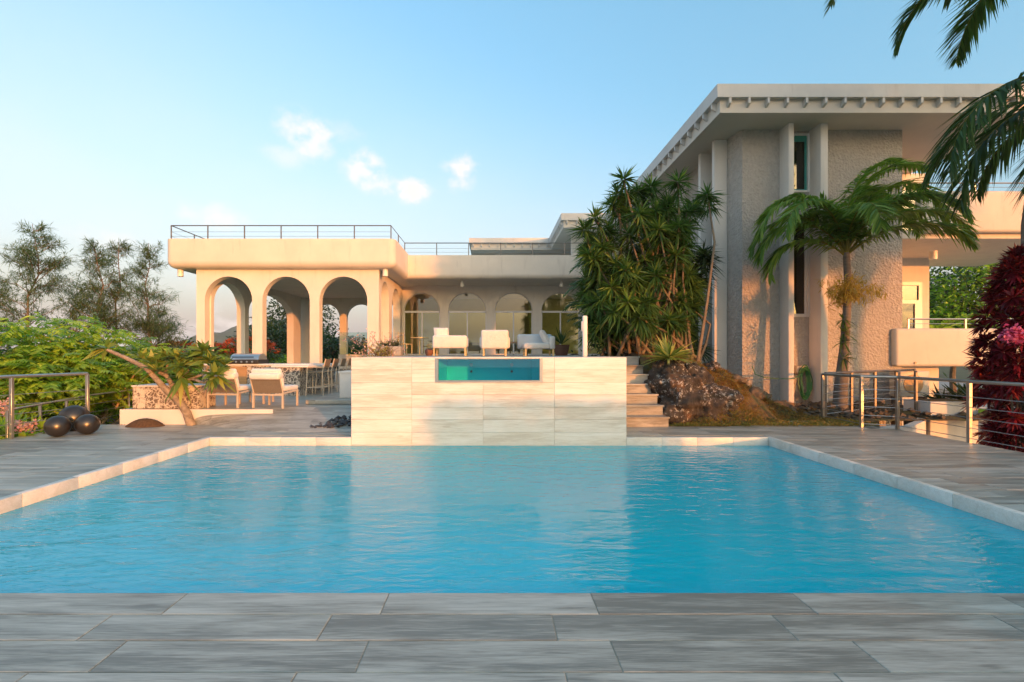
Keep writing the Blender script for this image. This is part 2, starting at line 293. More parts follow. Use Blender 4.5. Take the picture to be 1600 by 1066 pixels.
# ------------------------------------------------------------------ building helpers
ORG = {}
def setp(o, label=None, cat=None, group=None, kind=None):
    for k, v in (('label', label), ('category', cat), ('group', group), ('kind', kind)):
        if v: o[k] = v
    return o
def thing(name, label, cat, loc=(0, 0, 0), group=None):
    o = bpy.data.objects.new(name, None); C.objects.link(o); o.empty_display_size = .1
    o.location = loc; ORG[o.name] = Vector(loc); return setp(o, label, cat, group)
def link(name, me, mat, parent=None):
    if mat is not None and not me.materials: me.materials.append(MATS[mat] if isinstance(mat, str) else mat)
    o = bpy.data.objects.new(name, me); C.objects.link(o)
    if parent is not None:
        o.parent = parent; ORG[o.name] = ORG.get(parent.name, Vector((0, 0, 0)))
    return o
class MB:
    def __init__(s): s.v = []; s.f = []; s.sm = []
    def add(s, vs, fs, smooth=False):
        n = len(s.v); s.v += [tuple(p) for p in vs]; s.f += [tuple(i + n for i in f) for f in fs]; s.sm += [smooth] * len(fs); return s
    def box(s, x0, x1, y0, y1, z0, z1):
        return s.add([(x0, y0, z0), (x1, y0, z0), (x1, y1, z0), (x0, y1, z0), (x0, y0, z1), (x1, y0, z1), (x1, y1, z1), (x0, y1, z1)],
                     [(0, 3, 2, 1), (4, 5, 6, 7), (0, 1, 5, 4), (1, 2, 6, 5), (2, 3, 7, 6), (3, 0, 4, 7)])
    def rbox(s, x0, x1, y0, y1, z0, z1, r=.02, seg=3, edges='all'):
        bm = bmesh.new(); bmesh.ops.create_cube(bm, size=1)
        for v in bm.verts: v.co = Vector(((x0 + x1) / 2 + v.co.x * (x1 - x0), (y0 + y1) / 2 + v.co.y * (y1 - y0), (z0 + z1) / 2 + v.co.z * (z1 - z0)))
        zm = (z0 + z1) / 2
        es = [e for e in bm.edges if edges == 'all' or (edges == 'low' and not all(v.co.z > zm for v in e.verts)) or (edges == 'vert' and abs(e.verts[0].co.z - e.verts[1].co.z) > .01)]
        bmesh.ops.bevel(bm, geom=es, offset=r, segments=seg, affect='EDGES', profile=.5)
        bm.verts.index_update(); s.add([v.co for v in bm.verts], [[v.index for v in f.verts] for f in bm.faces], True); bm.free(); return s
    def prism(s, poly, z0, z1):
        n = len(poly); vs = [(x, y, z0) for x, y in poly] + [(x, y, z1) for x, y in poly]
        fs = [tuple(range(n - 1, -1, -1)), tuple(range(n, 2 * n))] + [(i, (i + 1) % n, n + (i + 1) % n, n + i) for i in range(n)]
        return s.add(vs, fs)
    def tube(s, pts, rad, n=8, cap=True):
        pts = [Vector(p) for p in pts]; rad = rad if isinstance(rad, (list, tuple)) else [rad] * len(pts)
        vs = []; prev = None
        for i, p in enumerate(pts):
            d = (pts[min(i + 1, len(pts) - 1)] - pts[max(i - 1, 0)]).normalized()
            if prev is None: a = d.orthogonal().normalized()
            else: a = (prev - d * prev.dot(d)).normalized()
            prev = a; b = d.cross(a)
            for k in range(n):
                t = 2 * math.pi * k / n; vs.append(p + (a * math.cos(t) + b * math.sin(t)) * rad[i])
        fs = [(i * n + k, i * n + (k + 1) % n, (i + 1) * n + (k + 1) % n, (i + 1) * n + k) for i in range(len(pts) - 1) for k in range(n)]
        if cap: fs += [tuple(range(n - 1, -1, -1)), tuple((len(pts) - 1) * n + k for k in range(n))]
        return s.add(vs, fs, True)
    def lathe(s, c, prof, n=20):
        vs = []; c = Vector(c)
        for r, z in prof: vs += [c + Vector((r * math.cos(2 * math.pi * k / n), r * math.sin(2 * math.pi * k / n), z)) for k in range(n)]
        m = len(prof); fs = [(i * n + k, i * n + (k + 1) % n, (i + 1) * n + (k + 1) % n, (i + 1) * n + k) for i in range(m - 1) for k in range(n)]
        fs += [tuple(range(n - 1, -1, -1)), tuple((m - 1) * n + k for k in range(n))]
        return s.add(vs, fs, True)
    def build(s, name, mat, parent=None, world=True):
        me = bpy.data.meshes.new(name); off = ORG.get(parent.name, Vector((0, 0, 0))) if (parent is not None and world) else Vector((0, 0, 0))
        me.from_pydata([(x - off.x, y - off.y, z - off.z) for x, y, z in s.v], [], s.f)
        me.polygons.foreach_set('use_smooth', s.sm); me.update()
        o = link(name, me, mat, parent)
        if any(s.sm):
            try: me.set_sharp_from_angle(angle=R(42))
            except Exception: pass
        return o
def bx(name, mat, parent, *a): return MB().box(*a).build(name, mat, parent)
def rbx(name, mat, parent, *a, r=.02, seg=3, edges='all'): return MB().rbox(*a, r=r, seg=seg, edges=edges).build(name, mat, parent)
def copy_tree(o, parent=None):
    c = o.copy(); C.objects.link(c)
    if parent is not None: c.parent = parent
    for ch in list(o.children): copy_tree(ch, c)
    return c
def struct(o): return setp(o, kind='structure')

# blades: five-vertex leaves (two base, two middle, one tip), all vectorised
def unit(a): return a / np.maximum(np.linalg.norm(a, axis=-1, keepdims=True), 1e-9)
class Leaves:
    def __init__(s): s.V = []; s.rnd = []
    def add(s, P, D, Ln, Wd, droop=0.0, rnd=None, base=.35, mid=.45, side=None, fold=0.0):
        P = np.atleast_2d(np.asarray(P, float)); n = len(P); D = unit(np.broadcast_to(np.asarray(D, float), (n, 3)))
        Ln = np.broadcast_to(np.asarray(Ln, float), (n,))[:, None]; Wd = np.broadcast_to(np.asarray(Wd, float), (n,))[:, None]
        droop = np.broadcast_to(np.asarray(droop, float), (n,))[:, None]
        if side is None:
            up = np.tile([0, 0, 1.0], (n, 1)) + rng.normal(0, .35, (n, 3)); side = unit(np.cross(D, up))
        else: side = unit(np.broadcast_to(side, (n, 3)))
        g = np.array([0, 0, -1.0])
        M_ = P + D * Ln * mid + g * droop * Ln * .22; T = P + D * Ln * (1 - .12 * droop) + g * droop * Ln * .85
        v = np.stack([P - side * Wd * base / 2, P + side * Wd * base / 2, M_ + side * Wd / 2, M_ - side * Wd / 2, T], 1)
        s.V.append(v); r = rng.random(n) if rnd is None else np.clip(np.broadcast_to(np.asarray(rnd, float), (n,)), 0, 1); s.rnd.append(r)
    def build(s, name, mat, parent=None):
        V = np.concatenate(s.V); n = len(V); r = np.repeat(np.concatenate(s.rnd), 5)
        off = ORG.get(parent.name, Vector((0, 0, 0))) if parent is not None else Vector((0, 0, 0))
        co = V.reshape(-1, 3) - np.array(off); me = bpy.data.meshes.new(name)
        me.vertices.add(n * 5); me.vertices.foreach_set('co', co.ravel())
        idx = np.arange(n)[:, None] * 5 + np.array([0, 1, 2, 3, 3, 2, 4])[None]
        me.loops.add(n * 7); me.loops.foreach_set('vertex_index', idx.ravel().astype(np.int32))
        st = (np.arange(n)[:, None] * 7 + np.array([0, 4])[None]).ravel(); me.polygons.add(n * 2)
        me.polygons.foreach_set('loop_start', st.astype(np.int32))
        try: me.polygons.foreach_set('loop_total', np.tile([4, 3], n).astype(np.int32))
        except Exception: pass
        me.update(calc_edges=True)
        a = me.attributes.new('rnd', 'FLOAT', 'POINT'); a.data.foreach_set('value', r.astype(np.float32))
        return link(name, me, mat, parent)
def sph(n): return unit(rng.normal(size=(n, 3)))
def rosette(lv, c, n, Ln, Wd, axis=(0, 0, 1), spread=1.25, droop=.35, hue=.4, hv=.25):
    """strap leaves bursting from one point"""
    ax = Vector(axis).normalized(); q = Vector((0, 0, 1)).rotation_difference(ax); m = np.array(q.to_matrix())
    th = rng.random(n) * 2 * math.pi; ph = np.sqrt(rng.random(n)) * spread * 1.15
    D = np.stack([np.sin(ph) * np.cos(th), np.sin(ph) * np.sin(th), np.cos(ph)], 1) @ m.T
    lv.add(np.array(c) + D * .04, D, Ln * rng.uniform(.75, 1.1, n), Wd, droop * rng.uniform(.4, 1.3, n), hue + rng.normal(0, hv, n), base=.6, mid=.4)
def frond(lv, rac, base, az, elev, length, droop, n=46, ll=.55, lw=.035, hue=.4, hang=.5, r0=.022, twist=0.0, pw=1.35):
    """feather palm frond: arching rachis with two rows of hanging leaflets"""
    base = np.array(base, float); h = np.array([math.cos(az), math.sin(az), 0])
    K = 16; pts = [base]; e = elev; st = length / K
    for k in range(K):
        e = elev - droop * ((k + .5) / K) ** pw
        pts.append(pts[-1] + (h * math.cos(e) + np.array([0, 0, math.sin(e)])) * st)
    pts = np.array(pts)
    rac.tube([tuple(p) for p in pts], [r0 * (1 - .85 * i / K) for i in range(K + 1)], 5)
    t = np.linspace(.12, 1, n); f = t * K; i = np.minimum(f.astype(int), K - 1); fr = (f - i)[:, None]
    P = pts[i] * (1 - fr) + pts[i + 1] * fr; T = unit(pts[i + 1] - pts[i]); side = unit(np.cross(T, np.array([0, 0, 1.0]) + np.array([1e-4, 0, 0])))
    upv = np.cross(side, T); prof = np.sin(np.pi * np.clip(t * .86 + .12, 0, 1)) ** .6
    for sg in (-1, 1):
        D = side * sg * .75 + T * (.45 + .5 * t[:, None]) + upv * (.28 + twist * sg) + rng.normal(0, .09, (n, 3))
        lv.add(P, D, ll * prof * rng.uniform(.85, 1.12, n), lw, hang * rng.uniform(.6, 1.4, n), hue + rng.normal(0, .2, n), base=.5, mid=.4)
def wob(a, b, n, amp):
    a = Vector(a); b = Vector(b); return [a.lerp(b, i / n) + Vector(rng.normal(0, amp, 3)) * (0 if i in (0, n) else 1) for i in range(n + 1)]
def tree(name, label, base, h, rx, rz, mat, leaf=.16, lw=.07, clumps=60, per=90, trunk_r=.12, group=None, bark='bark', hue=.45, cz=None, droop=.3, sig=.2, cat='tree', seedoff=0, bottom=-.45):
    """broadleaf tree or bush: tapered trunk, limbs, clumped crown with gaps"""
    base = Vector(base); t = thing(name, label, cat, base, group)
    cz = h - rz if cz is None else cz; cc = np.array(base) + np.array([0, 0, cz])
    u = sph(clumps); u[:, 2] = np.maximum(u[:, 2], bottom) ; rad = rng.uniform(.35, 1, clumps) ** .5
    ctr = cc + u * rad[:, None] * np.array([rx, rx, rz]) * rng.uniform(.8, 1.1, (clumps, 1))
    tr = MB(); top = Vector(cc) + Vector((0, 0, rz * .35))
    tr.tube(wob(base - Vector((0, 0, .3)), top, 5, trunk_r * .5), [trunk_r * (1 - .14 * i) for i in range(6)], 8)
    for k in rng.choice(clumps, min(clumps, 16), replace=False):
        s_ = base.lerp(top, rng.uniform(.35, .9)); tr.tube(wob(s_, ctr[k], 3, .06 * rx), [trunk_r * .4, trunk_r * .28, trunk_r * .18, trunk_r * .07], 5)
    tr.build('trunk', bark, t)
    lv = Leaves(); n = clumps * per; ci = np.repeat(np.arange(clumps), per)
    P = ctr[ci] + rng.normal(0, 1, (n, 3)) * np.array([rx, rx, rz * .8]) * sig
    D = unit(P - ctr[ci]) * .7 + unit(P - cc) * .5 + rng.normal(0, .45, (n, 3))
    ch = rng.normal(0, .16, clumps)[ci]
    lv.add(P, D, leaf * rng.uniform(.7, 1.3, n), lw, droop, hue + ch + rng.normal(0, .17, n)); lv.build('crown', mat, t); return t

# ------------------------------------------------------------------ the setting: ground, deck, pool
ZG = -.9
POOL = (-4.74, 4.66, 2.753, 7.75)      # inner edges of the pool
X0, X1, Y0, Y1 = POOL
g = MB()
for gx0, gx1, gy0, gy1 in ((-800, -6, -60, 1250), (6, 800, -60, 1250), (-6, 6, -60, 1.5), (-6, 6, 8.6, 1250)): g.add([(gx0, gy0, ZG), (gx1, gy0, ZG), (gx1, gy1, ZG), (gx0, gy1, ZG)], [(0, 1, 2, 3)])
gob = struct(g.build('ground', 'far_ground'))
# deck bed with the pool cut out, made of blocks butted end to end
db = MB(); zb = -.0045
DL, DR, DF = -8.12, 7.66, 9.28
db.box(DL, DR, -2.5, Y0, ZG - .2, zb); db.box(DL, X0 - .09, Y0, DF, ZG - .2, zb); db.box(X1 + .09, DR, Y0, 8.75, ZG - .2, zb); db.box(X1 + .09, 7.2, 8.75, 10.0, ZG - .2, zb)
db.box(X0 - .09, -2.36, Y1 + .09, 10.2, ZG - .2, zb - .002); db.box(2.27, X1 + .09, Y1 + .09, 9.6, ZG - .2, zb - .002)
deck = struct(db.build('pool_deck', 'grout'))
GAP = .0028; cache = {}
rest = MB(); VIS = [-99, 99]
def plank(x0, x1, y0, y1):
    if x1 - x0 < .012: return
    if x1 < VIS[0] or x0 > VIS[1] or x1 - x0 < .05:      # outside the picture: same pieces, joined
        rest.box(x0 + GAP, x1 - GAP, y0 + GAP, y1 - GAP, -.012, 0); return
    key = (round(x1 - x0, 3), round(y1 - y0, 3))
    if key not in cache:
        m = MB(); a, b = key[0] / 2 - GAP, key[1] / 2 - GAP; e = .0025
        m.add([(-a, -b, -.012), (a, -b, -.012), (a, b, -.012), (-a, b, -.012), (-a, -b, -e), (a, -b, -e), (a, b, -e), (-a, b, -e), (-a + e, -b + e, 0), (a - e, -b + e, 0), (a - e, b - e, 0), (-a + e, b - e, 0)],
              [(8, 9, 10, 11)] + [(i, (i + 1) % 4, 4 + (i + 1) % 4, 4 + i) for i in range(4)] + [(4 + i, 4 + (i + 1) % 4, 8 + (i + 1) % 4, 8 + i) for i in range(4)])
        me = bpy.data.meshes.new('plank'); me.from_pydata(m.v, [], m.f); me.materials.append(MATS['deck_tile']); cache[key] = me
    o = bpy.data.objects.new('plank', cache[key]); C.objects.link(o); o.parent = deck; o.location = ((x0 + x1) / 2, (y0 + y1) / 2, rng.normal(0, .0006)); o.rotation_euler = (rng.normal(0, .0015), rng.normal(0, .0004), 0)
W = .2295
def rowspan(y0, y1, xa, xb, k):
    off = -.61 if k % 2 == 0 else .33
    i = math.floor((xa - off) / 1.2)
    x = off + i * 1.2
    while x < xb:
        plank(max(x, xa), min(x + 1.2, xb), y0, y1); x += 1.2
for k in range(0, 22):       # in front of the pool
    y1_ = Y0 - k * W; hw = 3.4 * y1_ / 2.753 * .9 if k < 6 else -99; VIS[:] = [-hw, hw]
    rowspan(y1_ - W, y1_, DL, DR, k)
k = -1; y = Y0
while y < 10.0:
    yb = min(y + W, 10.0)
    if yb <= DF + .02:
        xa = DL; VIS[:] = [-(HX + 30) / F * yb, (1632 - HX) / F * yb]
        if xa < X0 - .09: rowspan(y, yb, xa, X0 - .09 if y < Y1 + .09 else -2.37, k)
    xb = DR if yb < 8.7 else 7.18
    VIS[:] = [-99, (1632 - HX) / F * yb]
    lim = X1 + .09 if y < Y1 + .09 else (2.28 if yb < 9.0 else (4.6 if yb < 9.25 else 6.0))
    if xb > lim: rowspan(y, yb, lim, xb, k)
    y += W; k -= 1
setp(rest.build('plank_rest', 'deck_tile', deck), kind='stuff')
# pool: basin, coping stones, water
pb = MB(); zd = -1.5; th = .1
pb.add([(X0, Y0, zd), (X1, Y0, zd), (X1, Y1, zd), (X0, Y1, zd)], [(0, 1, 2, 3)])
for a, b in (((X0, Y0), (X1, Y0)), ((X1, Y0), (X1, Y1)), ((X1, Y1), (X0, Y1)), ((X0, Y1), (X0, Y0))):
    pb.add([(*a, zd), (*b, zd), (*b, -.16), (*a, -.16)], [(3, 2, 1, 0)])
basin = struct(pb.build('pool_basin', 'pool_plaster'))
cp = MB(); cp.box(X0 - .088, X1 + .088, Y1 + .02, Y1 + .088, -.5, -.02); coping = struct(cp.build('pool_coping', 'grout'))
def stones(a0, a1, fn):
    n = max(1, round((a1 - a0) / .6)); st = (a1 - a0) / n
    for i in range(n):
        m = MB(); x0, x1, y0, y1 = fn(a0 + i * st + .0007, a0 + (i + 1) * st - .0007); cx, cy_ = (x0 + x1) / 2, (y0 + y1) / 2
        m.rbox(x0 - cx, x1 - cx, y0 - cy_, y1 - cy_, -.16, .012, .006, 2); o = m.build('coping_stone', 'coping_tile', None); o.parent = coping; o.location = (cx, cy_, 0)
stones(Y0, Y1 + .088, lambda a, b: (X0 - .088, X0 - .001, a, b)); stones(Y0, Y1 + .088, lambda a, b: (X1 + .001, X1 + .088, a, b))
stones(X0, -2.362, lambda a, b: (a, b, Y1 + .001, Y1 + .088)); stones(2.272, X1, lambda a, b: (a, b, Y1 + .001, Y1 + .088))
wm = MB(); ZW = -.125
wm.add([(X0 + .001, Y0 + .001, ZW), (X1 - .001, Y0 + .001, ZW), (X1 - .001, Y1 - .001, ZW), (X0 + .001, Y1 - .001, ZW)], [(0, 1, 2, 3)])
struct(wm.build('pool_water', 'pool_water'))

# ------------------------------------------------------------------ raised spa behind the pool
spa = thing('spa', 'raised spa clad in cream wood-look slabs with a teal acrylic window', 'spa', (0, Y1, ZG))
ZT = 1.36; WX0, WX1, WZ0, WZ1 = -.925, .84, .962, 1.335
cm = MB(); yA, yB = Y1 + .022, Y1 + .20
cm.box(-2.35, WX0, yA, yB, ZG, ZT - .004); cm.box(WX1, 2.26, yA, yB, ZG, ZT - .004); cm.box(WX0, WX1, yA, yB, ZG, WZ0)
cm.box(-2.35, WX0, yB, 9.75, ZG, ZT - .004); cm.box(WX1, 2.26, yB, 9.75, ZG, ZT - .004)
core = cm.build('core_wall', 'coping_tile', spa)
zr = [ZT - .21 * i for i in range(9)]; jx = [-2.36, -1.34, -.14, 1.06, 2.27]
def slab(x0, x1, z0, z1):
    if x1 - x0 < .03 or z1 - z0 < .01: return
    cx, cz = (x0 + x1) / 2, (z0 + z1) / 2
    m = MB(); m.rbox(-(x1 - x0) / 2 + .0012, (x1 - x0) / 2 - .0012, 0, .021, -(z1 - z0) / 2 + .0012, (z1 - z0) / 2 - .0012, .002, 1)
    o = m.build('slab', 'spa_tile', None); o.parent = spa; o.location = (cx, Y1 + rng.normal(0, .0006) - Y1, cz - ZG)
for i in range(8):
    z1, z0 = zr[i], zr[i + 1]
    for a, b in zip(jx[:-1], jx[1:]):
        if z0 >= WZ0 - .03 and b > WX0 and a < WX1:          # around the window
            if a < WX0: slab(a, WX0, z0, z1)
            if b > WX1: slab(WX1, b, z0, z1)
        elif z1 > WZ0 and b > WX0 and a < WX1: pass
        else: slab(a, b, z0, z1)
# side cladding
for sx, xx in ((-1, -2.36), (1, 2.27)):
    for i in range(8):
        m = MB(); m.box(xx - .008 if sx < 0 else xx - .012, xx + .010 if sx < 0 else xx + .002, Y1 + .024, 9.74, zr[i + 1] + .001, zr[i] - .001); m.build('side_slab', 'spa_tile', spa)
# rim over the window, frame, pane, basin, water
rbx('rim', 'coping_tile', spa, WX0 - .02, WX1 + .02, Y1 - .004, Y1 + .10, WZ1 + .003, ZT + .004, r=.004)
fr = MB(); fr.box(WX0 - .02, WX0 + .03, Y1 - .012, Y1 + .06, WZ0 - .025, WZ1 + .001); fr.box(WX1 - .03, WX1 + .02, Y1 - .012, Y1 + .06, WZ0 - .025, WZ1 + .001); fr.box(WX0 + .03, WX1 - .03, Y1 - .012, Y1 + .06, WZ0 - .025, WZ0 + .01)
wf = fr.build('window_frame', 'steel', spa)
bx('pane', 'spa_glass', spa, WX0 + .03, WX1 - .03, Y1 + .02, Y1 + .05, WZ0 + .01, WZ1)
ib = MB(); ye = 9.6
ib.add([(WX0 + .001, yB, .5), (WX1 - .001, yB, .5), (WX1 - .001, ye, .5), (WX0 + .001, ye, .5), (WX0 + .001, yB, ZT - .03), (WX1 - .001, yB, ZT - .03), (WX1 - .001, ye, ZT - .03), (WX0 + .001, ye, ZT - .03)],
       [(0, 1, 2, 3), (3, 2, 6, 7), (0, 3, 7, 4), (1, 5, 6, 2)]); ibo = ib.build('spa_basin', 'spa_plaster', spa)
for x in (-.42, .42):
    MB().tube([(x, ye - .012, 1.19), (x, ye - .001, 1.19)], .035, 12).build('jet', 'white_metal', ibo); MB().tube([(x, ye - .012, 1.05), (x, ye - .001, 1.05)], .025, 12).build('jet', 'rail_dark', ibo)
m = MB(); zz = ZT - .035; m.add([(WX0, Y1 + .055, zz), (WX1, Y1 + .055, zz), (WX1, ye, zz), (WX0, ye, zz)], [(0, 1, 2, 3)]); m.build('spa_water', 'spa_water', spa)

# ------------------------------------------------------------------ terraces, steps, platform
tm = MB(); zt = 1.352
tm.box(-2.34, 2.283, 9.752, 10.9, ZG, zt); tm.box(-2.34, 3.44, 10.9, 14.5, ZG, zt - .001); tm.box(-3.75, 4.4, 14.5, 21.75, ZG, zt - .002)
struct(tm.build('terrace', 'deck_far'))
pf = MB(); PZ = .30
pf.box(-7.47, -2.38, 9.6, 14.4, ZG, PZ - .002); pf.box(-12.2, -3.8, 14.4, 30, ZG, PZ - .003); pf.box(-7.47, -6.3, 9.285, 9.6, ZG, PZ - .0035)
platform = struct(pf.build('lounge_platform', 'deck_far'))
bx('fascia_board', 'white_wall', platform, -7.475, -4.4, 9.265, 9.284, -.012, PZ - .001)
# ramp that lifts the deck up to the platform
rm = MB(); nx, ny = 40, 24; vs = []
for i in range(nx + 1):
    x = -6.31 + (6.31 - 2.38) * i / nx
    for j in range(ny + 1):
        yy = 8.2 + 1.42 * j / ny; q = min(1, max(0, (x + 6.3) / 2.4)); q = q * q * (3 - 2 * q)
        d0 = 9.286 + (8.35 - 9.286) * q; d1 = 9.30 + (9.6 - 9.30) * q; s_ = min(1, max(0, (yy - d0) / (d1 - d0)))
        vs.append((x, yy, -.03 + (PZ + .03) * s_ if s_ < .02 else .002 + (PZ - .002) * s_))
rm.add(vs, [(i * (ny + 1) + j, (i + 1) * (ny + 1) + j, (i + 1) * (ny + 1) + j + 1, i * (ny + 1) + j + 1) for i in range(nx) for j in range(ny)], True)
struct(rm.build('ramp', 'deck_far'))
stp = MB(); stp.rbox(-4.1, -2.39, 10.15, 12.2, PZ, PZ + .10, .01, 1); struct(stp.build('low_step', 'deck_far'))
stair = thing('staircase', 'flight of grey-brown wood-look steps climbing beside the boulder', 'stairs', (2.86, 8.95, -.012))
for i in range(7):
    y0 = 8.95 + .3 * i; z1 = 1.352 / 7 * (i + 1)
    MB().rbox(2.285, 3.455, y0 - .028, y0 + .05, z1 - .030, z1 + .0015, .004, 1).build('shadow_nosing', 'step_tile', stair)  # overhang added so every step throws a shadow line
    o = MB().rbox(2.285, 3.44, y0, 10.9 if i == 6 else y0 + .299, -.2 if i == 0 else z1 - .22, z1 - (.001 if i < 6 else -.002), .006, 1).build('step', 'step_tile', stair)

# ------------------------------------------------------------------ the villa
villa = thing('villa', 'cream villa with an arched open pavilion, an arcaded wing and a two storey stucco block', 'house', (0, 17, ZG))
def arcade(u0, u1, zb, zt, n0, n1, arches, axis='x', name='arcade_wall', mat='plaster', seg=18):
    """wall with round arches: u along the wall, n through it; arches are (centre, half width, spring z, rise)"""
    m = MB(); P = (lambda u, n, z: (u, n, z)) if axis == 'x' else (lambda u, n, z: (n, u, z))
    def quad(us, zs0, zs1):
        for n, fl in ((n0, False), (n1, True)):
            vs = []; fs = []
            for u, a, b in zip(us, zs0, zs1): vs += [P(u, n, a), P(u, n, b)]
            for i in range(len(us) - 1): fs.append((2 * i, 2 * i + 2, 2 * i + 3, 2 * i + 1) if not fl else (2 * i + 1, 2 * i + 3, 2 * i + 2, 2 * i))
            m.add(vs, fs)
    cur = u0; edges = []
    for c, hw, zs, rise in arches:
        quad([cur, c - hw], [zb, zb], [zt, zt])
        us = [c - hw * math.cos(math.pi * i / seg) for i in range(seg + 1)]; zz = [zs + rise * math.sin(math.pi * i / seg) for i in range(seg + 1)]
        quad(us, zz, [zt] * (seg + 1))
        pr = [(c - hw, zb)] + list(zip(us, zz)) + [(c + hw, zb)]
        vs = []; fs = []
        for u, z in pr: vs += [P(u, n0, z), P(u, n1, z)]
        for i in range(len(pr) - 1): fs.append((2 * i, 2 * i + 1, 2 * i + 3, 2 * i + 2))
        m.add(vs, fs, True); cur = c + hw
    quad([cur, u1], [zb, zb], [zt, zt])
    for u in (u0, u1): m.add([P(u, n0, zb), P(u, n1, zb), P(u, n1, zt), P(u, n0, zt)], [(0, 1, 2, 3)])
    m.add([P(u0, n0, zt), P(u1, n0, zt), P(u1, n1, zt), P(u0, n1, zt)], [(0, 1, 2, 3)])
    return m.build(name, mat, villa)
PXL, PXR, PY0, PY1, ZS = -11.08, -4.23, 17.3, 26.6, 4.575
def pxc(a, b, D): return ((a + b) / 2 - HX) / F * D
fa = [(pxc(320, 394, PY0), .89, 3.42, .89), (pxc(410, 484, PY0), .89, 3.42, .89), (pxc(499, 574, PY0), .90, 3.41, .90)]
arcade(PXL, PXR, PZ - .01, ZS + .02, PY0, PY0 + .32, fa)
arcade(PY0 + .32, 25.9, PZ - .01, ZS + .02, PXL, PXL + .36, [(18.92, 1.12, 3.35, .93), (22.66, 2.30, 3.30, .98)], 'y')
arcade(PY0 + .32, 21.75, PZ - .01, ZS + .02, PXR - .32, PXR, [(18.35, .66, 3.62, .66), (20.45, .84, 3.44, .84)], 'y')
arcade(PXL, PXR, PZ - .01, ZS + .02, 26.3, 26.6, [(-9.46, .79, 3.44, .79), (-7.5, .79, 3.44, .79), (-5.55, .79, 3.44, .79)])
rbx('pavilion_roof', 'plaster', villa, -12.0, -3.54, 16.9, 27.3, ZS, 5.63, r=.26, seg=6, edges='low')
rbx('wing_roof', 'plaster', villa, -3.9, 6.6, 19.6, 29, 4.61, 5.60, r=.2, seg=5, edges='low')
wa = [(-3.30, .86, 3.39, .91), (-1.15, .91, 3.39, .91), (1.045, .90, 3.39, .91), (3.27, .91, 3.39, .91), (5.45, .9, 3.39, .91)]
WY = 21.8
arcade(PXR + .001, 6.9, 1.3, 4.63, WY, WY + .3, wa)
# rooms behind the arches
rmx = MB(); rmx.box(-4.2, 6.9, 27.0, 27.1, 1.3, 4.6); rmx.box(-4.3, -4.2, WY + .3, 27, 1.3, 4.6); rmx.box(1.95, 2.05, WY + 2.0, 27, 1.3, 4.6); rmx.build('room_wall', 'interior_wall', villa)
bx('room_floor', 'interior_floor', villa, -4.2, 6.9, WY + .02, 27, 1.30, 1.34); 
for (x, y) in ((-2.6, 24.5), (-1.0, 25.2), (.3, 24.2), (1.2, 25.4)):
    m = MB(); m.rbox(x - .35, x + .35, y - .3, y + .3, 1.36, 2.0, .06, 2); m.build('room_furniture', 'wood_warm', villa)
for c, hw, zs, rise in wa:
    yy = WY + .09; d = MB()
    for a, b, z0, z1 in ((c - hw, c - hw + .05, 1.352, zs), (c + hw - .05, c + hw, 1.352, zs), (c - .03, c + .03, 1.352, zs - .04), (c - hw, c + hw, zs - .04, zs + .05), (c - hw + .05, c + hw - .05, 1.352, 1.40)):
        d.box(a, b, yy, yy + (.061 if z1 > zs else .06), z0, z1)
    pts = [(c - (hw - .015) * math.cos(math.pi * i / 20), yy + .03, zs + .05 + (rise - .065) * math.sin(math.pi * i / 20)) for i in range(21)]
    d.tube(pts, .022, 6); dr = d.build('glass_door', 'white_metal', villa)
    bx('pane', 'door_glass', dr, c - hw + .05, c - .03, yy + .02, yy + .03, 1.40, zs - .04); bx('pane', 'door_glass', dr, c + .03, c + hw - .05, yy + .024, yy + .034, 1.40, zs - .04)
    f = MB(); pr = [(c - (hw - .02) * math.cos(math.pi * i / 20), zs + .05 + (rise - .07) * math.sin(math.pi * i / 20)) for i in range(21)]
    f.add([(u, yy + .025, z) for u, z in pr], [tuple(range(21))]); f.build('pane', 'door_glass', dr)
# glass balustrade inside the pavilion
bx('balustrade_ledge', 'white_wall', villa, -8.2, -4.6, 24.7, 24.95, PZ, 1.36); bx('balustrade_glass', 'clear_glass', villa, -8.2, -4.6, 24.8, 24.815, 1.36, 2.55)
